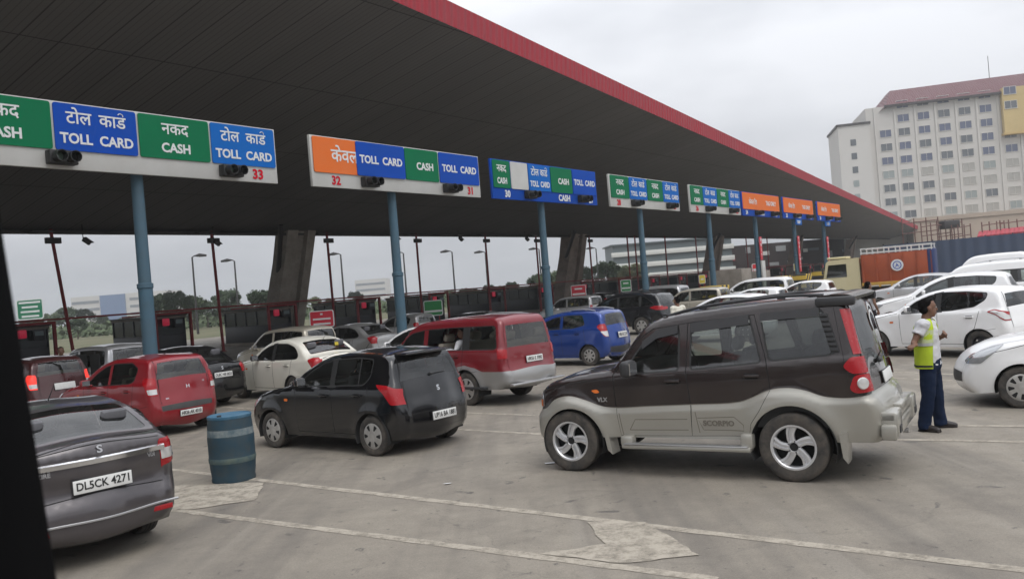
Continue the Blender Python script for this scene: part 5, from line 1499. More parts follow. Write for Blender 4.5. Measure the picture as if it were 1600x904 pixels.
words = ['left of the first blue post', 'right of the first blue post', 'at the foot of the first leaning column', 'behind the red warning board', 'behind the second blue post', 'behind the green board', 'left of the third blue post', 'behind the third blue post']
for k in range(-1, 20):
    t = 12.7 + 7.78 * k
    o = bt if k == -1 else copy_tree(bt)
    o.location = pl(t, 25.3)
    if k + 1 < 8: o['label'] = 'dark toll booth with red portal frame standing ' + words[k + 1]
    else: o['label'] = 'dark toll booth of the far row seen only in part between the right-hand posts'
# rail linking the booths
rl = empty('booth_rail', pl(0, 25.3), RZ_D, 'long dark red service rail running above the toll booths', 'rail')
b = MB()
b.box((60, -.05, 2.62), (150, .09, .09), M_REDP); b.box((60, .35, 2.60), (150, .3, .05), M_BOOTHB); b.build('rail', rl)
# tall red posts
def red_post(t, lean, lab, arm=True):
    r = empty('red_post', pl(t, 24.6), RZ_D, lab, 'post', 'tall red posts below the canopy')
    b = MB(); b.tube([(lean, 0, 0), (0, 0, ZV)], .085, M_REDP, 10); b.lathe([(.18, 0), (.18, .04), (.1, .05)], M_REDP, 12, M=Matrix.Translation((lean, 0, 0))); b.build('shaft', r)
    if arm:
        b = MB(); b.box((.05, -.08, 6.55), (.75, .22, .30), M_STEELD, bev=.02); b.build('camera_housing', r)
        b = MB(); b.box((-.5, -.1, ZV - .12), (1.1, .5, .10), M_STEELD, bev=.02); b.build('floodlight', r)
    return r
for t, ln, lab in ((5.9, .75, 'leaning tall red post left of the first blue post'), (15.2, .2, 'tall red post right of the first blue post'), (24.2, .1, 'tall dark red post right of the first leaning column'), (33.2, 0, 'tall red post near the second blue post'),
                   (41.9, 0, 'tall red post above the crimson people carrier'), (49.6, 0, 'tall red post left of the third blue post'), (59.3, 0, 'tall red post by the second leaning column'), (67.5, 0, 'tall red post left of the fourth blue post'), (69.3, 0, 'thin red post close beside another left of the fourth blue post'), (77, 0, 'tall red post right of the fourth blue post'), (86, 0, 'tall red post in front of the white-banded building'), (104, 0, 'tall red post right of the third column'), (113, 0, 'tall red post behind the first orange sign post')):
    red_post(t, ln, lab, t < 60)
# hanging cameras
for t, z, lab in ((7.2, 6.55, 'camera hanging on a rod left of the first blue post'), (14.9, 6.45, 'camera hanging on a rod right of the first blue post'), (30.2, 6.75, 'camera hanging left of the second blue post'), (37.6, 6.72, 'camera hanging right of the second blue post'), (47.0, 6.72, 'small camera hanging between second and third blue posts')):
    r = empty('hanging_camera', pl(t, 24.0), RZ_D, lab, 'camera', 'cameras hanging below the canopy')
    b = MB(); b.tube([(0, 0, ZV + .2), (0, 0, z)], .025, M_STEELD, 6); b.build('rod', r)
    b = MB(); T = Matrix.Translation((.12, -.1, z - .10)) @ Matrix.Rotation(rad(35), 4, 'Y'); b.box((0, 0, 0), (.42, .2, .2), M_STEELD, T, bev=.03); b.box((.05, 0, .12), (.48, .26, .03), M_STEELD, T); b.tube([(0, 0, z + .05), (.1, -.1, z - .08)], .04, M_STEELD, 6); b.build('housing', r)
# street lamps beyond
lm = mat('lamp_post_dark', (.04, .038, .038), .6)
for px, py, Y, side, lab in ((300, 400, 100, 1, 'street lamp beyond the canopy with head to the right'), (366, 406, 108, -1, 'street lamp beyond the canopy left of the first column'), (532, 396, 112, -1, 'street lamp right of the first column'), (630, 394, 125, -1, 'street lamp partly behind the second blue post'),
                             (706, 392, 125, -1, 'street lamp right of the second blue post'), (758, 393, 130, -1, 'leaning street lamp next to a tall red post'), (842, 388, 140, -1, 'street lamp left of the third blue post'), (931, 387, 150, -1, 'street lamp right of the second column')):
    p = at(px, py, Y)
    r = empty('street_lamp', (p.x, p.y, 0), 0, lab, 'street lamp', 'street lamps beyond the toll plaza')
    b = MB(); b.tube([(0, 0, 0), (0, 0, p.z - .15), (side * .25, 0, p.z)], [.15, .10, .07], lm, 8); b.build('pole', r)
    b = MB(); b.tube([(side * .2, 0, p.z), (side * .9, 0, p.z + .05), (side * 1.7, 0, p.z - .05)], [(.05, .08), (.22, .12), (.12, .06)], lm, 8); b.build('lamp_head', r)
# ------------------------------------------------------------------ small boards, blocks, drum
def board(px, py, Y, w, h, m, lines, label, name='notice_board', cat='sign', post=True, yaw=0.0, m2=None):
    p = at(px, py, Y)
    r = empty(name, (p.x, p.y, 0), yaw, label, cat)
    b = MB(); P = rnd([(-w / 2, p.z - h / 2), (w / 2, p.z - h / 2), (w / 2, p.z + h / 2), (-w / 2, p.z + h / 2)], h * .14, 3); n = len(P)
    b.add([(x, -.02, z) for x, z in P] + [(x, .02, z) for x, z in P], [tuple(range(n)), tuple(range(n, 2 * n))[::-1]] + [(i, i + n, (i + 1) % n + n, (i + 1) % n) for i in range(n)], M_LETTER)
    pn = b.build('panel', r, 0)
    b = MB(); P = offs(P, -h * .055); P = P
    b.add([(x, -.026, z) for x, z in P], [tuple(range(len(P)))], m); b.build('panel_face', pn, 0)
    for k, t in enumerate(lines):
        b = MB(); b.box((0, -.03, p.z + h * (.5 - (k + .75) / (len(lines) + .5))), (w * t, .006, h * .30 / len(lines) ** .5 * .6), M_LETTER); b.build('text_line', pn)
    if post:
        for x in (-w * .28, w * .28):
            b = MB(); b.tube([(x, .05, 0), (x, .05, p.z)], .03, M_REDP, 8); b.build('post', r)
    return r
board(503, 498, 33, .95, .66, M_SRED, [.10, .72, .70], 'red warning board with white lines right of the first leaning column')
board(677, 481, 45, 1.0, .82, mat('board_green', (.02, .22, .06), .5), [.0, .9], 'green board with white line right of the second blue post')
board(904, 455, 56, 1.0, .85, M_SRED, [.5, .8], 'red board above the striped block right of the third blue post')
board(978, 446, 60, .75, .85, mat('board_green', (.02, .22, .06), .5), [.5, .8], 'small green board left of the fourth blue post')
board(1097, 436, 58, .45, .60, mat('board_yellow', (.62, .48, .04), .5), [.4], 'small yellow board left of the fifth blue post')
board(1244, 417, 75, .45, .65, mat('board_yellow', (.62, .48, .04), .5), [.4], 'small yellow board below the middle orange sign')
board(1182, 421, 70, .75, 1.0, mat('round_board_red', (.62, .03, .04), .5), [.7], 'bright red board beside the pale column')
board(47, 483, 95, 3.0, 2.3, mat('direction_green', (.01, .16, .08), .5), [.8, .6, .7, .65], 'green direction sign beyond the plaza at the far left', 'direction_sign')
def stripes():
    m = bpy.data.materials.new('yellow_black_stripes'); m.use_nodes = True
    nt = m.node_tree; N = nt.nodes; Lk = nt.links; b = N['Principled BSDF']
    tc = N.new('ShaderNodeTexCoord'); sp = N.new('ShaderNodeSeparateXYZ'); Lk.new(tc.outputs['Object'], sp.inputs['Vector'])
    a = N.new('ShaderNodeMath'); a.operation = 'SUBTRACT'; Lk.new(sp.outputs['X'], a.inputs[0]); Lk.new(sp.outputs['Z'], a.inputs[1])
    c = N.new('ShaderNodeMath'); c.operation = 'MULTIPLY'; c.inputs[1].default_value = 1.7; Lk.new(a.outputs[0], c.inputs[0])
    f = N.new('ShaderNodeMath'); f.operation = 'FRACT'; Lk.new(c.outputs[0], f.inputs[0])
    l = N.new('ShaderNodeMath'); l.operation = 'LESS_THAN'; l.inputs[1].default_value = .5; Lk.new(f.outputs[0], l.inputs[0])
    x = N.new('ShaderNodeMixRGB'); x.inputs['Color1'].default_value = (.022, .02, .02, 1); x.inputs['Color2'].default_value = (.50, .34, .04, 1); Lk.new(l.outputs[0], x.inputs['Fac'])
    Lk.new(x.outputs['Color'], b.inputs['Base Color']); b.inputs['Roughness'].default_value = .75
    return m
M_STR = stripes()
def block(px, py, Y, w, label, hgt=None, rz=RZ_D):
    p = at(px, py, Y); h = hgt or max(.5, p.z)
    r = empty('crash_block', (p.x, p.y, 0), rz, label, 'crash block')
    b = MB(); b.box((0, .6, h / 2), (w, 1.2, h), M_STR, bev=.05); b.build('block', r)
    b = MB(); b.box((0, 1.6, h * .3), (w * .8, 1.0, h * .6), M_CONC, bev=.04); b.build('kerb', r)
block(893, 474, 52, 1.9, 'yellow and black striped block above the blue hatchback')
block(1133, 445, 46, 1.3, 'yellow and black striped block left of the white people carrier')
block(1234, 430, 58, 1.2, 'small yellow and black striped block left of a wider one')
block(1264, 427, 62, 1.5, 'wide yellow and black striped block right of a small one')
block(1296, 422, 66, 1.2, 'yellow and black striped block nearest the truck cab')
for px, py, Y, w, h, lab in ((1140, 421, 62, 2.0, 1.7, 'low grey concrete island wall behind the fifth blue post'), (1172, 424, 64, 1.6, 1.4, 'grey concrete island wall left of the pale column')):
    p = at(px, py, Y); b = MB(); b.box((0, 0, p.z / 2), (w, 2.5, p.z), M_CONC, bev=.05); o = b.build('island_wall'); o.location = (p.x, p.y, 0); o.rotation_euler = (0, 0, RZ_D); tag(o, lab, 'wall')
# blue drum
M_DRUM = mat('drum_blue', (.010, .042, .068), .6, vary=.9, vscale=5, second=(.040, .052, .055))
M_DRUMT = mat('drum_top_blue', (.018, .10, .18), .5, vary=.6, vscale=6, second=(.12, .20, .26))
p = gp(366, 748)
r = empty('barrel', (p.x, p.y, 0), .4, 'blue dented drum with a faded pale band standing on the road', 'barrel')
b = MB(); H = .93; r.scale = (1, 1, .96)
b.lathe([(.001, .02), (.265, .02), (.285, .0), (.29, .03), (.283, .06), (.297, .18), (.305, .30), (.310, .32), (.305, .34), (.306, .5), (.309, .62), (.305, .64), (.298, .76), (.288, .86), (.283, .90)], M_DRUM, 40); b.build('shell', r)
b = MB(); b.lathe([(.288, .885), (.292, .90), (.292, .925), (.283, .93), (.275, .915), (.24, .915), (.001, .918)], M_DRUMT, 40); b.lathe([(.03, .918), (.03, .94), (.001, .94)], M_PLAS, 12, M=Matrix.Translation((-.14, -.12, 0))); b.build('lid', r)
b = MB(); b.lathe([(.3052, .645), (.3012, .72), (.2965, .765)], mat('faded_band', (.20, .23, .23), .8, vary=.9, vscale=6, second=(.03, .07, .10)), 40); b.build('pale_band', r)
b = MB(); b.lathe([(.3068, .27), (.3105, .30), (.3135, .32), (.3085, .345)], mat('scuff_band', (.10, .13, .11), .8, vary=.8, vscale=7, second=(.03, .07, .10)), 40); b.build('scuffed_rib', r)
# scraps of litter
for px, py, s in ((863, 724, .14), (700, 756, .08), (930, 703, .05)):
    p = gp(px, py); b = MB(); rr_ = random.Random(px)
    pts = [(s * math.cos(a) * rr_.uniform(.5, 1), s * .4 * math.sin(a) * rr_.uniform(.6, 1), .006 + rr_.uniform(0, .012)) for a in np.linspace(0, 5.4, 7)]
    b.add(pts, [tuple(range(7))], M_LETTER); o = b.build('litter', None, 0, (p.x, p.y, .004)); tag(o, {863: 'small scrap of paper in front of the brown car', 700: 'tiny scrap of litter on the road near the black hatchback', 930: 'tiny scrap of litter beside the front wheel of the brown car'}[px], 'litter')

# ------------------------------------------------------------------ truck
M_TORANGE = mat('truck_orange', (.34, .065, .018), .55, vary=.4, vscale=1.5, second=(.17, .04, .02))
M_TCREAM = mat('truck_cream', (.56, .50, .31), .45, vary=.35, vscale=1.5, second=(.45, .38, .2))
M_TYEL = mat('truck_yellow', (.55, .32, .06), .6, vary=.4, vscale=2)
M_TWHITE = mat('truck_white', (.62, .62, .60), .55, vary=.3)
TY = 46
pf, pr = at(1300, 440, TY), at(1458, 430, TY)
a = rad(150)
r = empty('truck', (at(1352, 440, TY).x, TY, 0), a, 'truck with cream cab and orange cargo body bearing a round emblem', 'truck')
Lc = 3.45; zc0, zc1 = 1.12, 2.62; hw = 1.1
cg = MB(); cg.box((-Lc / 2, 0, (zc0 + zc1) / 2), (Lc, 2 * hw, zc1 - zc0), M_TORANGE, bev=.02)
for i in range(6): cg.box((-.1 - i * (Lc - .2) / 5, hw + .025, (zc0 + zc1) / 2), (.07, .05, zc1 - zc0 - .1), M_TORANGE)
cargo = cg.build('cargo_body', r)
b = MB(); b.box((-Lc / 2, 0, zc0 - .06), (Lc + .05, 2 * hw + .08, .16), M_TYEL, bev=.02)
for i in range(6): b.box((-.3 - i * .56, hw + .03, zc0 - .12), (.10, .10, .22), M_TYEL)
b.build('side_board', r)
b = MB()
for z in (zc1 + .08, zc1 + .30):
    for sg in (1, -1): b.box((-Lc / 2, sg * hw, z), (Lc, .05, .06), M_TWHITE)
for i in range(7):
    for sg in (1, -1): b.box((-.05 - i * (Lc - .1) / 6, sg * hw, zc1 + .17), (.06, .06, .34), M_TWHITE)
b.build('ladder_rail', r)
b = MB(); b.lathe([(.30, 0), (.30, .03), (.001, .03)], M_LETTER, 28, M=Matrix.Translation((-1.75, hw + .055, 1.95)) @ Matrix.Rotation(rad(-90), 4, 'X'))
em = b.build('emblem', cargo)
b = MB(); T = Matrix.Translation((-1.75, hw + .09, 1.95)) @ Matrix.Rotation(rad(-90), 4, 'X')
b.lathe([(.21, 0), (.21, .005), (.17, .005), (.17, 0)], M_SBLUE, 24, M=T); b.prism([(-.12, .10), (0, .03), (.12, .12), (.03, -.02), (.02, -.12), (-.03, -.02)], 0, .008, M_SBLUE, T); b.build('emblem_mark', em)
b = MB(); b.box((-Lc + .12, 0, 1.55), (.35, 2 * hw + .1, 2.3), mat('tarpaulin_blue', (.015, .03, .11), .7, bump=.6, bscale=3), bev=.12, seg=3); b.build('tarpaulin', r)
b = MB()
side = [(1.95, .62), (2.02, .9), (2.02, 1.35), (1.95, 1.5), (1.78, 2.32), (1.65, 2.45), (.10, 2.50), (.08, .62)]
b.prism(side, -1.0, 1.0, M_TCREAM, Matrix.Rotation(rad(90), 4, 'X')); cab = b.build('cab', r, 25)
b = MB(); b.prism([(1.80, 1.52), (1.66, 2.2), (.75, 2.22), (.75, 1.52)], -1.012, 1.012, G_DARK, Matrix.Rotation(rad(90), 4, 'X')); b.build('window', cab)
b = MB(); b.add([(2.0, -.85, 1.5), (1.84, -.8, 2.25), (1.84, .8, 2.25), (2.0, .85, 1.5)], [(0, 1, 2, 3)], G_DARK); b.build('windscreen', cab)
b = MB(); b.box((1.25, 0, 2.56), (1.0, 1.5, .12), M_TCREAM, bev=.04); b.build('roof_rack', cab)
b = MB(); b.box((1.95, 1.12, 1.9), (.1, .16, .34), M_PLAS, bev=.03); b.tube([(1.9, .95, 2.1), (1.95, 1.12, 2.05)], .02, M_PLAS, 6); b.build('side_mirror', cab)
b = MB(); b.box((-.8, 0, .75), (5.2, .8, .25), M_UNDER); b.build('chassis', r)
w, t_, ri = wheel_meshes(.45, .25, 'steel')
for x in (1.15, -2.5):
    for sg in (1, -1):
        wo = shareobj('wheel', w, r, (x, sg * .95, .45), (0, 0, 0 if sg > 0 else math.pi)); shareobj('tyre', t_, wo); shareobj('rim', ri, wo)

# ------------------------------------------------------------------ hotel
M_HWALL = mat('hotel_cream_render', (.54, .52, .485), .85, vary=.35, vscale=.12, second=(.45, .43, .395))
M_HYEL = mat('hotel_yellow_render', (.56, .43, .20), .85, vary=.3, vscale=.15)
M_HROOF = ribbed('hotel_crimson_roof', (.115, .022, .028), .5, rough=.55)
M_HBEIGE = mat('podium_beige', (.42, .34, .27), .85, vary=.3, vscale=.2)
M_HEAVE = mat('eave_dark', (.05, .045, .045), .8)
WINM = [mat('hotel_window_blue', (.085, .10, .16), .15, spec=.8), mat('hotel_window_grey', (.10, .11, .12), .15, spec=.8), mat('hotel_window_pale', (.26, .29, .28), .3), mat('hotel_window_curtain', (.34, .33, .30), .5)]
YH = 198
o_ = at(1487, 331, YH)
FD = rad(-13)
HT = empty('hotel', (o_.x, o_.y, 0), FD, 'tall cream hotel with rows of windows, crimson hipped roof and yellow upper block', 'building')
ez = 38.2
b = MB(); b.box((14, 9, ez / 2), (62, 18, ez), M_HWALL)
for i in range(13): b.box((-15.0 + i * 4.4, -.12, ez / 2), (.5, .25, ez), M_HWALL)
b.build('main_block', HT)
b = MB(); b.box((27.5, -.8, ez - 4.3), (31, 1.6, 10.2), M_HYEL); b.build('yellow_block', HT)
b = MB(); b.box((27.5, -.85, ez - 9.6), (31.6, 1.9, .5), mat('yellow_ledge', (.5, .36, .15), .8)); b.build('yellow_ledge', HT)
b = MB(); b.box((-20.2, 6, 17.2), (7.0, 16, 34.4), M_HWALL); b.box((-20.2, 6, 34.6), (7.6, 16.6, .5), M_HEAVE); b.build('side_wing', HT)
b = MB()
b.add([(-12.5, -1.2, ez), (46, -1.2, ez), (46, 19, ez), (-12.5, 19, ez), (-10, 6, ez + 4.6), (46, 6, ez + 5.2), (46, 12, ez + 5.2), (-10, 12, ez + 4.6), (-19.5, 4, ez - 6), (-19.5, 16, ez - 6)],
      [(0, 1, 5, 4), (4, 5, 6, 7), (2, 3, 7, 6), (0, 4, 7, 3), (0, 8, 4), (4, 8, 9, 7), (3, 7, 9)], M_HROOF)
b.box((16.6, -.9, ez - .15), (59, .8, .5), M_HEAVE); b.build('roof', HT, 0)
b = MB(); b.add([(21, -1.6, ez), (32, -1.6, ez), (26.5, -1.6, ez + 5.6), (21, 8, ez + .4), (32, 8, ez + .4), (26.5, 8, ez + 5.9)], [(0, 1, 2), (0, 2, 5, 3), (1, 4, 5, 2)], M_HROOF); b.build('gable', HT, 0)
b = MB(); b.box((26.5, -1.8, ez + 2.2), (6, .3, 1.0), mat('hotel_sign_green', (.03, .22, .16), .5)); b.box((26.5, -1.8, ez + 1.0), (6, .3, .9), M_LETTER); b.build('roof_sign', HT)
b = MB(); b.tube([(12, 6, ez + 4.5), (12, 6, ez + 10)], .07, M_STEELD, 6); b.build('mast', HT)
b = MB(); b.box((16, -3, 5.5), (52, 7, 11), M_HBEIGE); b.box((16, -6.6, 10.6), (52.4, .4, .9), M_HBEIGE); b.build('podium', HT)
wm = MB(); wm.box((0, 0, 0), (2.45, .12, 1.65), WINM[0]); wmo = wm.build('window', None, 0)
fmesh = MB(); 
for dx, dz, w_, h_ in ((0, -.88, 2.65, .12), (0, .88, 2.65, .10), (-1.27, 0, .10, 1.65), (1.27, 0, .10, 1.65), (0, 0, .07, 1.62)): fmesh.box((dx, -.03, dz), (w_, .16, h_), M_HWALL)
fm_o = fmesh.build('frame', None, 0); fm = fm_o.data; bpy.data.objects.remove(fm_o)
wmesh = [wmo.data] + [wmo.data.copy() for _ in WINM[1:]]
for me, m in zip(wmesh, WINM): me.materials.clear(); me.materials.append(m)
bpy.data.objects.remove(wmo)
rw = random.Random(3)
for ci, cx in enumerate((-12.9, -8.8, -4.4, 0, 4.4, 8.8, 13.6, 18.2)):
    for row in range(9):
        z = 12.5 + row * 3.22
        yy = -.02
        if cx > 12 and row >= 7: yy = -1.62
        if cx < -12 and row >= 7: continue
        k = rw.choice((0, 0, 1)) if row >= 4 else rw.choice((2, 2, 3, 3, 1))
        wo = shareobj('window', wmesh[k], HT, (cx, yy, z)); shareobj('frame', fm, wo)
for row in range(7):
    wo = shareobj('window', wmesh[1 if row > 3 else 2], HT, (-20.5, -2.02, 11 + row * 3.22), (0, 0, 0), (.5, 1, .9))

# dark blue hoarding, red roofed shed, scaffold frames
M_HOARD = ribbed('hoarding_blue_sheet', (.022, .045, .10), 1.2)
p0, p1 = at(1380, 386, 100), at(1720, 352, 88)
dv = p1 - p0; ln = math.hypot(dv.x, dv.y)
r = empty('hoarding', (p0.x, p0.y, 0), math.atan2(dv.y, dv.x), 'long dark blue sheet hoarding below the hotel', 'hoarding')
b = MB(); b.box((ln / 2, 0, 2.0), (ln, .08, 3.9), M_HOARD); b.build('sheeting', r)
for i in range(9): b = MB(); b.box((i * ln / 8, .15, 2.05), (.12, .12, 4.1), M_STEELD); b.build('post', r)
p = at(1527, 371, 96); q = at(1720, 352, 90); dv = q - p; ln = math.hypot(dv.x, dv.y)
r = empty('shed', (p.x, p.y, 0), math.atan2(dv.y, dv.x), 'low shed with crimson roof edge behind the blue hoarding', 'shed')
b = MB(); b.add([(0, 0, p.z - .5), (ln, 0, p.z - .3), (ln, 0, p.z + .35), (0, 0, p.z + .15), (0, 5, p.z + .8), (ln, 5, p.z + 1.0)], [(0, 1, 2, 3), (3, 2, 5, 4)], M_FASC); b.build('roof', r, 0)
b = MB(); b.box((ln / 2, 3, 2), (ln - .5, 3, 4), M_HBEIGE); b.build('wall', r)
for i, (px, py, Y, w_, h_) in enumerate(((1438, 352, 104, 5, 1.8), (1462, 357, 104, 4, 1.6), (1484, 356, 104, 3.5, 2.0), (1502, 360, 103, 2.6, 1.5), (1552, 355, 99, 3, 1.4), (1583, 352, 98, 3.4, 1.4))):
    p = at(px, py, Y); r = empty('scaffold_frame', (p.x, p.y, 0), .2, ['rusty scaffold frame rising just right of the canopy tip', 'second rusty scaffold frame right of the canopy tip', 'rusty scaffold frame with a dark box above the hoarding', 'low scaffold frame left of the crimson shed roof', 'thin scaffold frame above the crimson shed roof', 'thin scaffold frame above the shed roof at the right edge'][i], 'scaffold')
    b = MB(); mm = mat('rusty_tube', (.14, .07, .06), .8)
    for k in range(4): b.tube([(-w_ / 2 + k * w_ / 3, 0, 0), (-w_ / 2 + k * w_ / 3, 0, p.z + h_ / 2)], .07, mm, 5)
    for z in (p.z - h_ / 2, p.z + h_ * .2): b.tube([(-w_ / 2, 0, z), (w_ / 2, 0, z + .2)], .06, mm, 5)
    b.build('tubes', r)
    if i == 2: b = MB(); b.box((0, 0, p.z + .4), (2.2, 1, 1.0), M_STEELD, bev=.1); b.build('box', r)

# banded building behind the third column
p = at(1040, 430, 192)
r = empty('banded_building', (p.x, p.y, 0), rad(2), 'low building with white horizontal bands behind the third column', 'building')
M_BWHITE, M_BDARK = mat('band_white', (.66, .66, .62), .7, vary=.2), mat('band_grey', (.12, .145, .15), .5)
b = MB(); b.box((2, 6, 5.1), (27, 12, 10.2), M_BDARK); b.build('wall', r)
for z in (3.0, 5.5, 8.1): b = MB(); b.box((2, -.2, z), (27.8, .6, 1.05), M_BWHITE, bev=.03); b.build('parapet', r)
b = MB(); b.box((2, 6, 10.3), (28, 13, .3), M_BDARK); b.build('roof', r)
# dark plaza offices behind the orange signs
p = at(1238, 377, 205)
r = empty('plaza_office', (p.x, p.y, 0), rad(3), 'dark low office building with pale window patches behind the orange sign posts', 'building')
b = MB(); b.box((4, 5, p.z / 2), (46, 10, p.z), mat('office_dark_brown', (.055, .042, .04), .8, vary=.6, vscale=.3)); b.build('wall', r)
rg = random.Random(9)
for i in range(22):
    w_, h_ = rg.uniform(.8, 2.6), rg.uniform(.6, 1.5)
    b = MB(); b.box((-17 + i * 2.0, -.1, rg.uniform(2.2, p.z - 1)), (w_, .2, h_), rg.choice((M_BWHITE, M_BDARK, mat('shopfront_red', (.28, .03, .035), .6), mat('window_pale_grey', (.34, .35, .35), .4)))); b.build('window', r)
# far pale buildings on the left
def far_building(px, py, Y, wpx, label, blue=None):
    p = at(px, py, Y); w_ = wpx / FPX * Y
    r = empty('office_block', (p.x, p.y, 0), 0, label, 'building')
    b = MB(); b.box((0, 10, p.z / 2), (w_, 20, p.z), mat('far_wall', (.50, .49, .46), .8)); b.build('wall', r)
    n = max(3, int(p.z / 3.6))
    for k in range(n):
        if blue: 
            spans = ((-w_ * .5, -w_ * .20), (w_ * .10, w_ * .5))
        else: spans = ((-w_ * .5, w_ * .5),)
        for a_, c_ in spans:
            b = MB(); b.box(((a_ + c_) / 2, -.05, 1.8 + k * 3.6), ((c_ - a_) * .94, .2, 1.3), mat('far_window', (.17, .19, .21), .3)); b.build('window_band', r)
    if blue: b = MB(); b.box((-w_ * .06, -.4, p.z / 2), (w_ * .26, 1, p.z * .98), mat('far_blue_glass', (.12, .18, .30), .3)); b.build('glass_front', r)
    return r
far_building(185, 459, 420, 150, 'far pale office block with a blue glass centre at the left', True)
far_building(578, 436, 520, 48, 'faint far tower block right of the first leaning column')

# ------------------------------------------------------------------ trees
def leaf_mat(name, c):
    return mat(name, c, .7, vary=.8, vscale=.55, second=[x * .5 for x in c])
LEAF = [leaf_mat('leaf_dark', (.05, .08, .034)), leaf_mat('leaf_mid', (.075, .105, .045)), leaf_mat('leaf_olive', (.11, .115, .05))]
M_BARK = mat('bark', (.07, .055, .04), .9)
def crown_mesh(seed, m, wide=1.0, n=4200, leaf=.26):
    rg = random.Random(seed); b = MB()
    cl = []
    for i in range(34):
        a, e, q = rg.uniform(0, 6.28), rg.uniform(-.5, 1.3), rg.uniform(.25, 1) ** .6
        cl.append((Vector((math.cos(a) * math.cos(e) * 2.4 * q * wide, math.sin(a) * math.cos(e) * 2.4 * q * wide, 4.6 + math.sin(e) * 2.5 * q)), rg.uniform(.40, 1.05)))
    vs = []; fs = []
    for i in range(n):
        c, s = rg.choice(cl)
        d = Vector((rg.gauss(0, 1), rg.gauss(0, 1), rg.gauss(0, .8))).normalized() * s * rg.uniform(.45, 1.05)
        p = c + d; u = Vector((rg.gauss(0, 1), rg.gauss(0, 1), rg.gauss(0, .6))).normalized(); w = u.orthogonal().normalized()
        k = leaf * rg.uniform(.5, 1.1); o = len(vs)
        vs += [p - u * k, p + w * k * .55, p + u * k, p - w * k * .55]; fs.append((o, o + 1, o + 2, o + 3))
    b.add(vs, fs, m)
    o = b.build('crown', None, 0); me = o.data; bpy.data.objects.remove(o); return me
def trunk_mesh(seed):
    rg = random.Random(seed); b = MB()
    b.tube([(0, 0, 0), (.05, 0, 1.6), (0, .05, 3.2), (.1, 0, 5.2)], [.28, .2, .16, .06], M_BARK, 8)
    for i in range(6):
        a = i * 1.05 + rg.random(); z = 2.0 + i * .4
        b.tube([(0, 0, z), (math.cos(a) * .8, math.sin(a) * .8, z + 1.0), (math.cos(a) * 1.7, math.sin(a) * 1.7, z + 1.9)], [.10, .06, .025], M_BARK, 6)
    o = b.build('trunk', None); me = o.data; bpy.data.objects.remove(o); return me
CROWNS = [crown_mesh(1, LEAF[0]), crown_mesh(2, LEAF[1], 1.15), crown_mesh(3, LEAF[2], 1.3), crown_mesh(4, LEAF[0], .8)]
TRUNKS = [trunk_mesh(11), trunk_mesh(12)]
TL = [(45, 492, 150, 0), (75, 488, 170, 1), (103, 480, 180, 0), (132, 482, 190, 0), (160, 492, 200, 1), (200, 494, 210, 2), (238, 476, 200, 1), (256, 458, 130, 0), (276, 454, 125, 0), (300, 460, 130, 1), (322, 470, 140, 0), (352, 452, 135, 0), (368, 466, 140, 3), (383, 476, 150, 0), (404, 453, 120, 0), (418, 470, 125, 1), (488, 464, 150, 2), (515, 466, 160, 2), (555, 455, 190, 0), (630, 463, 190, 1), (700, 452, 200, 1), (725, 450, 200, 0), (765, 444, 190, 1), (800, 440, 180, 0), (838, 428, 150, 0), (858, 422, 140, 1), (868, 432, 150, 1), (925, 414, 165, 1), (948, 408, 160, 0), (966, 414, 165, 1), (988, 412, 158, 2), (300, 480, 150, 0), (350, 484, 150, 1), (60, 505, 120, 1), (120, 503, 130, 0), (420, 484, 130, 0), (785, 448, 170, 1), (740, 454, 180, 1)]
tword = {0: 'dark green', 1: 'mid green', 2: 'olive green', 3: 'slim dark green'}
for i, (px, py, Y, k) in enumerate(TL):
    p = at(px, py, Y); s = max(.45, p.z / 7.3)
    where = 'beyond the plaza left of the first blue post' if px < 210 else 'beyond the plaza between first blue post and first column' if px < 430 else 'beyond the booths right of the first column' if px < 640 else 'beyond the booths between second and third blue posts' if px < 845 else 'in front of the white-banded building'
    r = empty('tree', (p.x, p.y, 0), i * 1.3, f'{tword[k]} bushy tree {where}', 'tree', f'{tword[k]} trees {where}')
    shareobj('crown', CROWNS[k], r, sc=(s * 1.15, s * 1.15, s)); shareobj('trunk', TRUNKS[i % 2], r, sc=(s, s, s))
# belt of trees along the road behind the viewpoint (the car sides and windows mirror it)
b = MB(); rg = random.Random(21); vs = []; fs = []
for i in range(46):
    cx, cy, h_ = -70 + i * 3.1 + rg.uniform(-1, 1), -26 + rg.uniform(-4, 4), rg.uniform(4.5, 9.5)
    for k in range(150):
        c_ = Vector((cx + rg.gauss(0, 1.6), cy + rg.gauss(0, 1.4), rg.uniform(.2, 1) * h_)); u = Vector((rg.gauss(0, 1), rg.gauss(0, 1), rg.gauss(0, .6))).normalized() * .75; w_ = u.orthogonal().normalized() * .5; o = len(vs)
        vs += [c_ - u, c_ + w_, c_ + u, c_ - w_]; fs.append((o, o + 1, o + 2, o + 3))
b.add(vs, fs, LEAF[0]); o = b.build('tree_belt', None, 0); tag(o, 'belt of dark green trees mirrored in the nearest car windows', 'trees', kind='stuff')
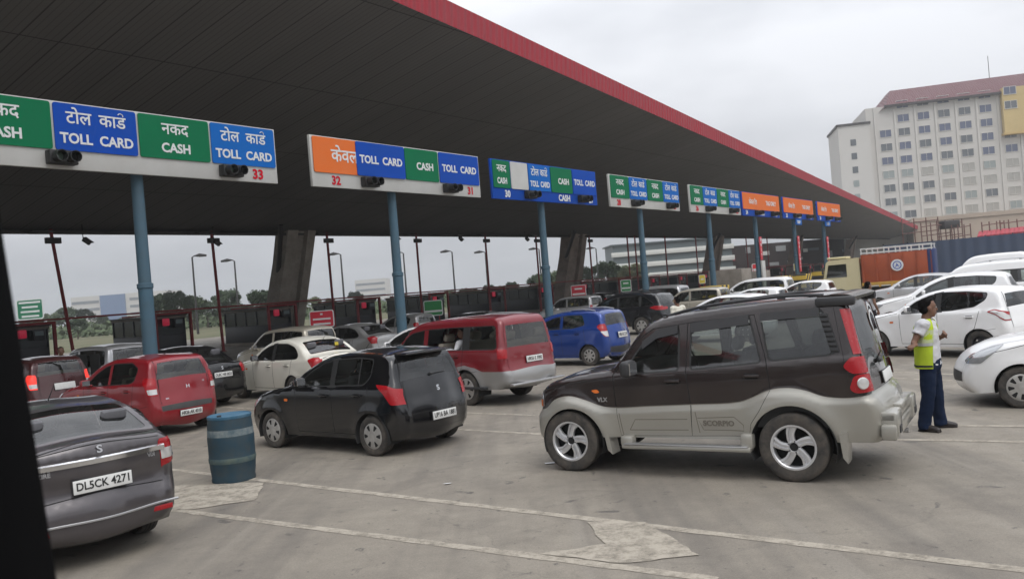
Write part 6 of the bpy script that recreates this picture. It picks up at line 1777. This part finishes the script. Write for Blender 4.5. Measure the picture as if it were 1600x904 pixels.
# hedge and scrub strip along the far side
b = MB(); rg = random.Random(5); vs = []; fs = []
for i in range(15000):
    px = rg.uniform(-150, 1000); Y = rg.uniform(140, 230); q = at(px, 480, Y); z = min(2.4, abs(rg.gauss(0, 1.0)))
    u = Vector((rg.gauss(0, 1), rg.gauss(0, 1), rg.gauss(0, .6))).normalized() * .55; w_ = u.orthogonal().normalized() * .35; c_ = Vector((q.x, Y, z)); o = len(vs)
    vs += [c_ - u, c_ + w_, c_ + u, c_ - w_]; fs.append((o, o + 1, o + 2, o + 3))
b.add(vs, fs, LEAF[1]); o = b.build('scrub', None, 0); tag(o, 'low scrub and hedge line beyond the toll plaza', 'scrub', kind='stuff')

# ------------------------------------------------------------------ the coach the view is taken from: its slanting window post, side and header
M_COACH = mat('coach_black_trim', (.0015, .0015, .002), .6, vary=.5, vscale=6, second=(.004, .004, .004), spec=.08)
r = empty('coach', (-.6, .95, 0), 0, 'black slanting window post and side of the vehicle at the left edge', 'coach')
a0, a1 = at(-24, 345, .95), at(60, 880, .95)
d = (a1 - a0) / (a0.z - a1.z)
top, bot = a0 + d * (-(2.85 - a0.z)), a0 + d * (a0.z - 1.80)
b = MB(); vs = []
for e in (bot, top):
    for x, y in ((0, -.03), (-.012, -.06), (-.40, -.06), (-.40, .05), (-.012, .05), (0, .03)): vs.append((e.x + x + .6, y, e.z))
b.add(vs, [(k, (k + 1) % 6, 6 + (k + 1) % 6, 6 + k) for k in range(6)] + [tuple(range(6))[::-1], tuple(range(6, 12))], M_COACH); b.build('window_post', r, 30)
b = MB(); b.box((.6, 0, 1.15), (6, .10, 1.34), mat('coach_side_paint', (.5, .5, .52), .35, coat=.5), bev=.03); b.box((.6, 0, 1.81), (6, .13, .05), M_COACH, bev=.01); b.build('side_panel', r)
b = MB(); b.box((.6, 0, 3.02), (6, .10, .34), M_COACH, bev=.02); b.build('header_rail', r)

# ------------------------------------------------------------------ haze: pale even air round the whole place
hz = bpy.data.materials.new('haze'); hz.use_nodes = True
nt = hz.node_tree; nt.nodes.clear()
o_ = nt.nodes.new('ShaderNodeOutputMaterial'); v_ = nt.nodes.new('ShaderNodeVolumePrincipled')
v_.inputs['Color'].default_value = (.93, .95, .96, 1); v_.inputs['Density'].default_value = .0007; v_.inputs['Anisotropy'].default_value = .2
nt.links.new(v_.outputs['Volume'], o_.inputs['Volume'])
b = MB(); b.box((0, 740, 29), (2500, 1620, 60), hz); o = b.build('haze', None, 0); tag(o, 'thin pale haze over the whole plaza', 'haze', kind='stuff')
# ------------------------------------------------------------------ people
from mathutils import noise
V = Vector
def remesh(b, voxel, name, m, parent, smooth=3, folds=0.0, fs=(9, 9, 26)):
    o = b.build(name, None, 0)
    md = o.modifiers.new('r', 'REMESH'); md.mode = 'VOXEL'; md.voxel_size = voxel
    dg = bpy.context.evaluated_depsgraph_get()
    me = bpy.data.meshes.new_from_object(o.evaluated_get(dg))
    old = o.data; bpy.data.objects.remove(o); bpy.data.meshes.remove(old)
    bm = bmesh.new(); bm.from_mesh(me)
    for i in range(smooth): bmesh.ops.smooth_vert(bm, verts=bm.verts, factor=.5, use_axis_x=True, use_axis_y=True, use_axis_z=True)
    if folds:
        bm.normal_update()
        for v in bm.verts:
            q = V((v.co.x * fs[0], v.co.y * fs[1], v.co.z * fs[2]))
            v.co += v.normal * folds * (noise.noise(q) + .5 * noise.noise(q * 2.1 + V((3, 1, 7))))
        bmesh.ops.smooth_vert(bm, verts=bm.verts, factor=.4, use_axis_x=True, use_axis_y=True, use_axis_z=True)
    bm.to_mesh(me); bm.free()
    me.materials.clear(); me.materials.append(m); me.shade_smooth(); me.name = name
    for p in me.polygons: p.material_index = 0
    r = bpy.data.objects.new(name, me); col.objects.link(r)
    if parent: r.parent = parent
    return r
M_SKIN = mat('skin_brown', (.17, .085, .052), .5, vary=.3, vscale=9, second=(.12, .058, .038))
M_HAIR = mat('hair_black', (.006, .005, .005), .95, spec=.1, bump=.8, bscale=120)
M_TEE = mat('tee_white', (.54, .54, .56), .85, bump=.35, bscale=9)
M_CREAMSHIRT = mat('shirt_cream', (.60, .58, .50), .85, bump=.35, bscale=9)
M_JEAN = mat('jeans_indigo', (.007, .014, .036), .9, vary=.5, vscale=4, second=(.017, .027, .055), spec=.15, bump=.4, bscale=12)
M_SHOE = mat('shoe_dark', (.018, .013, .012), .5)
M_HIVIS = mat('hivis_lime', (.42, .54, .035), .8, bump=.4, bscale=10, vary=.3, second=(.35, .43, .05), spec=.15)
M_HIVISP = mat('hivis_pale', (.44, .49, .26), .7, bump=.3, bscale=10)
M_REFL = mat('reflective_tape', (.50, .52, .50), .35, .3)
M_DARKCL = mat('dark_cloth', (.02, .02, .025), .85)
V = Vector
def hand(b, wrist, dirv, up, s=1.0, curl=.9, side=1):
    """palm, four unequal curled fingers and a thumb from the side of the palm"""
    d = V(dirv).normalized(); u = (V(up) - d * V(up).dot(d)).normalized(); w = d.cross(u) * side     # u: back of the hand, w: thumb side
    wr = V(wrist)
    b.tube([wr - d * .02, wr + d * .03 * s, wr + d * .085 * s], [(.022 * s, .026 * s), (.016 * s, .036 * s), (.015 * s, .042 * s)], M_SKIN, 10, up=u)
    for k, L in enumerate((.072, .080, .074, .058)):
        p = wr + d * .085 * s + w * (.031 - .021 * k) * s
        pts = [p - d * .02 * s]; a = 0
        for j, seg in enumerate((.45, .32, .23)):
            a += curl * (.5, .75, .6)[j]
            p = p + (d * math.cos(a) - u * math.sin(a)) * L * seg * s; pts.append(p)
        b.tube(pts, [.0098 * s, .0095 * s, .0085 * s, .007 * s], M_SKIN, 8, up=u)
    t0 = wr + d * .03 * s + w * .030 * s
    b.tube([t0 - w * .012 * s, t0 + (w * .6 + d * .6 - u * .2) * .035 * s, t0 + (w * .45 + d * 1.0 - u * .55) * .062 * s], [.013 * s, .0115 * s, .009 * s], M_SKIN, 8, up=u)
def head(b, c, yaw, s=1.0, pitch=0):
    R = Matrix.Translation(c) @ Matrix.Rotation(yaw, 4, 'Z') @ Matrix.Rotation(pitch, 4, 'Y') @ Matrix.Scale(s, 4)
    b.ball((-.005, 0, .035), (.098, .077, .098), M_SKIN, R, 20, 14)
    b.ball((.025, 0, -.035), (.070, .062, .085), M_SKIN, R, 18, 12)
    b.ball((.055, 0, -.088), (.030, .034, .026), M_SKIN, R, 12, 8)
    b.tube([(.088, 0, .035), (.104, 0, -.004), (.112, 0, -.022), (.088, 0, -.034)], [.010, .012, .015, .010], M_SKIN, 8, M=R)
    b.ball((.090, 0, -.056), (.014, .026, .008), M_SKIN, R, 10, 6); b.ball((.086, 0, -.070), (.015, .024, .009), M_SKIN, R, 10, 6)
    b.ball((.078, 0, .038), (.022, .055, .012), M_SKIN, R, 12, 6)
    for sg in (1, -1): b.ball((-.005, sg * .078, -.005), (.022, .012, .034), M_SKIN, R, 10, 8)
    return R
def face_parts(root, R):
    for sg in (1, -1):
        b = MB(); b.ball((.0865, sg * .030, .015), (.010, .015, .009), mat('eye_white', (.5, .47, .44), .3), R, 10, 6); e = b.build('eye', root)
        b = MB(); b.ball((.0945, sg * .030, .015), (.004, .006, .006), M_HAIR, R, 8, 6); b.build('iris', e)
        b = MB(); b.tube([(.094, sg * .012, .035), (.095, sg * .030, .040), (.082, sg * .052, .034)], [.004, .005, .003], M_HAIR, 6, M=R); b.build('eyebrow', root)
    b = MB(); b.tube([(.098, -.022, -.0625), (.104, 0, -.062), (.098, .022, -.0625)], .0035, mat('lip_line', (.07, .03, .025), .6), 6, M=R); b.build('mouth', root)
def hair(root, R, v=.008):
    b = MB(); b.ball((-.026, 0, .056), (.094, .080, .083), M_HAIR, R, 18, 12); b.ball((-.052, 0, .005), (.062, .076, .078), M_HAIR, R, 16, 10)
    b.ball((.020, 0, .105), (.048, .058, .026), M_HAIR, R, 14, 8)
    remesh(b, v, 'hair', M_HAIR, root, 1)
def figure(label, loc, yaw, J, head_yaw, cloth=M_TEE, legs=M_JEAN, s=1.0, vest=False, fine=True, group=None, cut=None, sleeve=.55):
    """J: joints in metres, x forward, y left: sh, el, wr per arm (R, L), hip, kn, an per leg, hand directions"""
    r = empty('person', loc, yaw, label, 'person', group); r.scale = (s, s, s)
    vx = .007 if fine else .011
    b = MB()
    hc = V(J['head']); neck = V(J['neck']); pel = V(J['pelvis'])
    R = head(b, hc, head_yaw, 1.0, J.get('hpitch', 0))
    b.tube([neck - V((0, 0, .06)), neck + V((.0, 0, .03)), hc + V((-.012, 0, -.05))], [.07, .056, .054], M_SKIN, 14)
    b.tube([pel, pel.lerp(neck, .35), pel.lerp(neck, .75), neck + V((0, 0, -.03))], [(.105, .14), (.09, .125), (.10, .155), (.06, .09)], M_SKIN, 16, up=(1, 0, 0))
    for K in 'RL':
        sh, el, wr = V(J['sh' + K]), V(J['el' + K]), V(J['wr' + K])
        b.tube([neck + V((0, 0, -.08)), sh + V((0, 0, -.03)), sh.lerp(el, .2)], [.05, .05, .05], M_SKIN, 10)
        b.tube([sh.lerp(el, .15), sh.lerp(el, .4), el], [.050, .047, .038], M_SKIN, 12); b.tube([el, el.lerp(wr, .3), wr], [.039, .040, .026], M_SKIN, 12)
        hand(b, wr, J['hd' + K], J['hu' + K], 1.0, J.get('curl' + K, .9), 1 if K == 'R' else -1)
        if 'hip' + K in J:
            hp, kn, an = V(J['hip' + K]), V(J['kn' + K]), V(J['an' + K])
            b.tube([hp, hp.lerp(kn, .5), kn, kn.lerp(an, .35), an], [.075, .066, .050, .050, .036], M_SKIN, 12)
    remesh(b, vx, 'body', M_SKIN, r, 2)
    if fine: face_parts(r, R)
    hair(r, R, .007 if fine else .012)
    # shirt
    b = MB()
    lo = pel + V((0, 0, -.06))
    tor = lambda k, g: b.tube([lo, pel.lerp(neck, .30), pel.lerp(neck, .72), pel.lerp(neck, .93), neck + V((0, 0, -.02))], [(.140 + g, .178 + g), (.132 + g, .168 + g), (.134 + g, .182 + g), (.10 + g, .15 + g), (.066, .085)], k, 20, up=(1, 0, 0))
    tor(cloth, 0)
    for K in 'RL':
        sh, el, wr = V(J['sh' + K]), V(J['el' + K]), V(J['wr' + K])
        b.tube([neck + V((0, 0, -.09)), sh], [.08, .082], cloth, 12)
        b.ball(tuple(sh + V((0, 0, -.012))), .084, cloth)
        if sleeve <= 1: b.tube([sh, sh.lerp(el, sleeve * .6), sh.lerp(el, sleeve)], [.082, .074, .076], cloth, 14)
        else: b.tube([sh, sh.lerp(el, .5), el, el.lerp(wr, .5), el.lerp(wr, .85)], [.068, .06, .055, .05, .045], cloth, 14)
    remesh(b, .010, 'shirt', cloth, r, 2, .013 if fine else 0, (11, 11, 14))
    if 'hipR' in J:
        b = MB()
        b.tube([pel + V((0, 0, .03)), pel + V((0, 0, -.08)), pel + V((0, 0, -.16))], [(.132, .172), (.140, .180), (.11, .15)], legs, 18, up=(1, 0, 0))
        for K in 'RL':
            hp, kn, an = V(J['hip' + K]), V(J['kn' + K]), V(J['an' + K])
            b.tube([hp + V((0, 0, .04)), hp.lerp(kn, .4), kn, kn.lerp(an, .5), an + V((0, 0, .03)), an + V((.01, 0, -.045))], [.105, .100, .086, .080, .080, .084], legs, 14)
        remesh(b, .010, 'trousers', legs, r, 1, .009 if fine else 0, (9, 9, 10))
        for K in 'RL':
            an = V(J['an' + K]); d = V(J['ft' + K]).normalized()
            b = MB(); z = -an.z
            b.tube([an + V((0, 0, z + .05)) - d * .07, an + V((0, 0, z + .055)), an + V((0, 0, z + .045)) + d * .09, an + V((0, 0, z + .032)) + d * .17, an + V((0, 0, z + .028)) + d * .20], [(.045, .036), (.055, .042), (.042, .046), (.032, .042), (.02, .026)], M_SHOE, 14, up=(0, 0, 1))
            b.box(tuple(an + V((0, 0, z + .010)) + d * .06), (.28, .085, .02), M_DARKCL, Matrix.Translation(an + V((0, 0, z + .010)) + d * .06) @ V((d.x, d.y, 0)).to_track_quat('X', 'Z').to_matrix().to_4x4() @ Matrix.Translation(-(an + V((0, 0, z + .010)) + d * .06)), bev=.008)
            remesh(b, .008, 'shoe', M_SHOE, r, 1)
    if vest:
        # open waistcoat: an arc of cloth round the back and sides with a gap in front
        prof = [(pel.z - .09, .178, .222), (pel.z + .10, .168, .208), (pel.z + .30, .166, .206), (pel.z + .43, .152, .190), (pel.z + .505, .115, .148), (pel.z + .535, .085, .104)]
        b = MB(); n = 26; vs = []
        for z, rx, ry in prof:
            t = (z - pel.z) / .53; g = rad(J.get('gap', 42)) * (1 - .35 * max(0, t)); cx = pel.x + (neck.x - pel.x) * t
            for k in range(n + 1):
                a = g + (2 * math.pi - 2 * g) * k / n
                w = 1 + .035 * math.sin(6 * a + 2.2 * math.sin(z * 9)) + .02 * math.sin(11 * a - z * 14)
                vs.append((cx + rx * math.cos(a) * w, ry * math.sin(a) * w, z))
        fs = [(i * (n + 1) + k, i * (n + 1) + k + 1, (i + 1) * (n + 1) + k + 1, (i + 1) * (n + 1) + k) for i in range(len(prof) - 1) for k in range(n)]
        vin = [(pel.x + (v[0] - pel.x) * .94, v[1] * .94, v[2]) for v in vs]; o = len(vs)
        bd = lambda i, k: i * (n + 1) + k
        rim = [bd(0, k) for k in range(n + 1)] + [bd(i, n) for i in range(1, len(prof))] + [bd(len(prof) - 1, k) for k in range(n - 1, -1, -1)] + [bd(i, 0) for i in range(len(prof) - 2, 0, -1)]
        allf = fs + [tuple(q + o for q in f[::-1]) for f in fs] + [(rim[j], rim[(j + 1) % len(rim)], rim[(j + 1) % len(rim)] + o, rim[j] + o)[::-1] for j in range(len(rim))]
        b.add(vs + vin, allf, M_HIVIS)
        ve = b.build('hi_vis_vest', r, 60)
        # pale shoulder panel and tape strips
        def strap(z0, z1, m, nm, g2=.004):
            b = MB(); vs = []
            for z in (z0, z1):
                t = (z - pel.z) / .53; g = rad(J.get('gap', 42)) * (1 - .35 * max(0, t)) + .02
                rx = np.interp(z, [p[0] for p in prof], [p[1] for p in prof]) + g2; ry = np.interp(z, [p[0] for p in prof], [p[2] for p in prof]) + g2
                for k in range(n + 1):
                    a = g + (2 * math.pi - 2 * g) * k / n; w = 1 + .035 * math.sin(6 * a + 2.2 * math.sin(z * 9)) + .02 * math.sin(11 * a - z * 14)
                    vs.append((pel.x + (neck.x - pel.x) * t + rx * math.cos(a) * w, ry * math.sin(a) * w, z))
            b.add(vs, [(k, k + 1, n + 2 + k, n + 1 + k) for k in range(n)], m); b.build(nm, ve, 60)
        strap(pel.z + .24, pel.z + .40, M_HIVISP, 'pale_panel'); strap(pel.z + .20, pel.z + .24, M_REFL, 'reflective_tape', .006)
        strap(pel.z - .068, pel.z - .045, M_DARKCL, 'dark_hem', .006)
    return r
AT = dict(head=(.03, 0, 1.565), neck=(0, 0, 1.43), pelvis=(0, 0, .90), shR=(-.01, -.185, 1.375), elR=(-.11, -.275, 1.145), wrR=(-.07, -.36, 1.13), hdR=(-.25, -.8, .0), huR=(.1, 0, .9), curlR=1.15,
          shL=(0, .185, 1.375), elL=(-.02, .30, 1.12), wrL=(.15, .13, 1.19), hdL=(.5, -.6, .5), huL=(.4, .6, .2), curlL=1.0,
          hipR=(0, -.10, .84), knR=(-.02, -.125, .46), anR=(-.09, -.13, .08), ftR=(.95, -.25, 0), hipL=(0, .09, .84), knL=(.02, .14, .46), anL=(.03, .18, .08), ftL=(.95, .30, 0), gap=64)
pA = gp(1461, 671)
figure('traffic attendant in lime vest, white tee and jeans standing behind the brown car', (pA.x, pA.y, 0), rad(-38), AT, rad(32), vest=True, s=1.02)
WALK = dict(head=(.02, 0, 1.57), neck=(0, 0, 1.43), pelvis=(0, 0, .90), shR=(0, -.19, 1.37), elR=(-.06, -.27, 1.10), wrR=(.04, -.28, .88), hdR=(.2, 0, -1), huR=(-.2, -1, 0), shL=(0, .19, 1.37), elL=(-.05, .27, 1.10), wrL=(.06, .26, .88), hdL=(.2, 0, -1), huL=(-.2, 1, 0),
            hipR=(0, -.09, .84), knR=(.10, -.10, .47), anR=(.12, -.10, .08), ftR=(1, 0, 0), hipL=(0, .09, .84), knL=(.0, .10, .46), anL=(-.16, .10, .08), ftL=(1, 0, 0))
p = at(1058, 470, 24.6); figure('man in a cream-white shirt walking between the cars beyond the brown car', (p.x, p.y, 0), rad(120), WALK, 0, cloth=M_CREAMSHIRT, legs=M_DARKCL, fine=False, sleeve=1.5)
p = at(96, 560, 23.4); figure('person in a lime vest behind the dark maroon hatchback at the left', (p.x, p.y, 0), rad(-60), dict(WALK, gap=38), 0, cloth=M_DARKCL, legs=M_DARKCL, vest=True, fine=False, sleeve=.6)
p = at(1356, 450, 24.0); figure('man in a white shirt beyond the rear spoiler of the brown car', (p.x, p.y, 0), rad(20), WALK, 0, cloth=M_TEE, legs=M_DARKCL, fine=False)
# passenger at the open window of the crimson people carrier
Mt = Matrix.Translation(TAVERA.root.location) @ Matrix.Rotation(TAVERA.root.rotation_euler.z, 4, 'Z')
q = Mt @ V((.42, .38, .15))
SIT = dict(head=(.03, .05, 1.30), neck=(0, 0, 1.15), pelvis=(-.05, 0, .62), shR=(0, -.185, 1.09), elR=(.12, -.22, .85), wrR=(.32, -.12, .80), hdR=(1, .3, 0), huR=(0, 0, 1), shL=(0, .185, 1.09), elL=(-.02, .33, .93), wrL=(.26, .37, .98), hdL=(1, 0, .1), huL=(0, 0, 1), hpitch=.1)
figure('passenger in a white shirt at the open window of the crimson people carrier', (q.x, q.y, q.z), TAVERA.root.rotation_euler.z, SIT, rad(40), fine=False, sleeve=1.4)
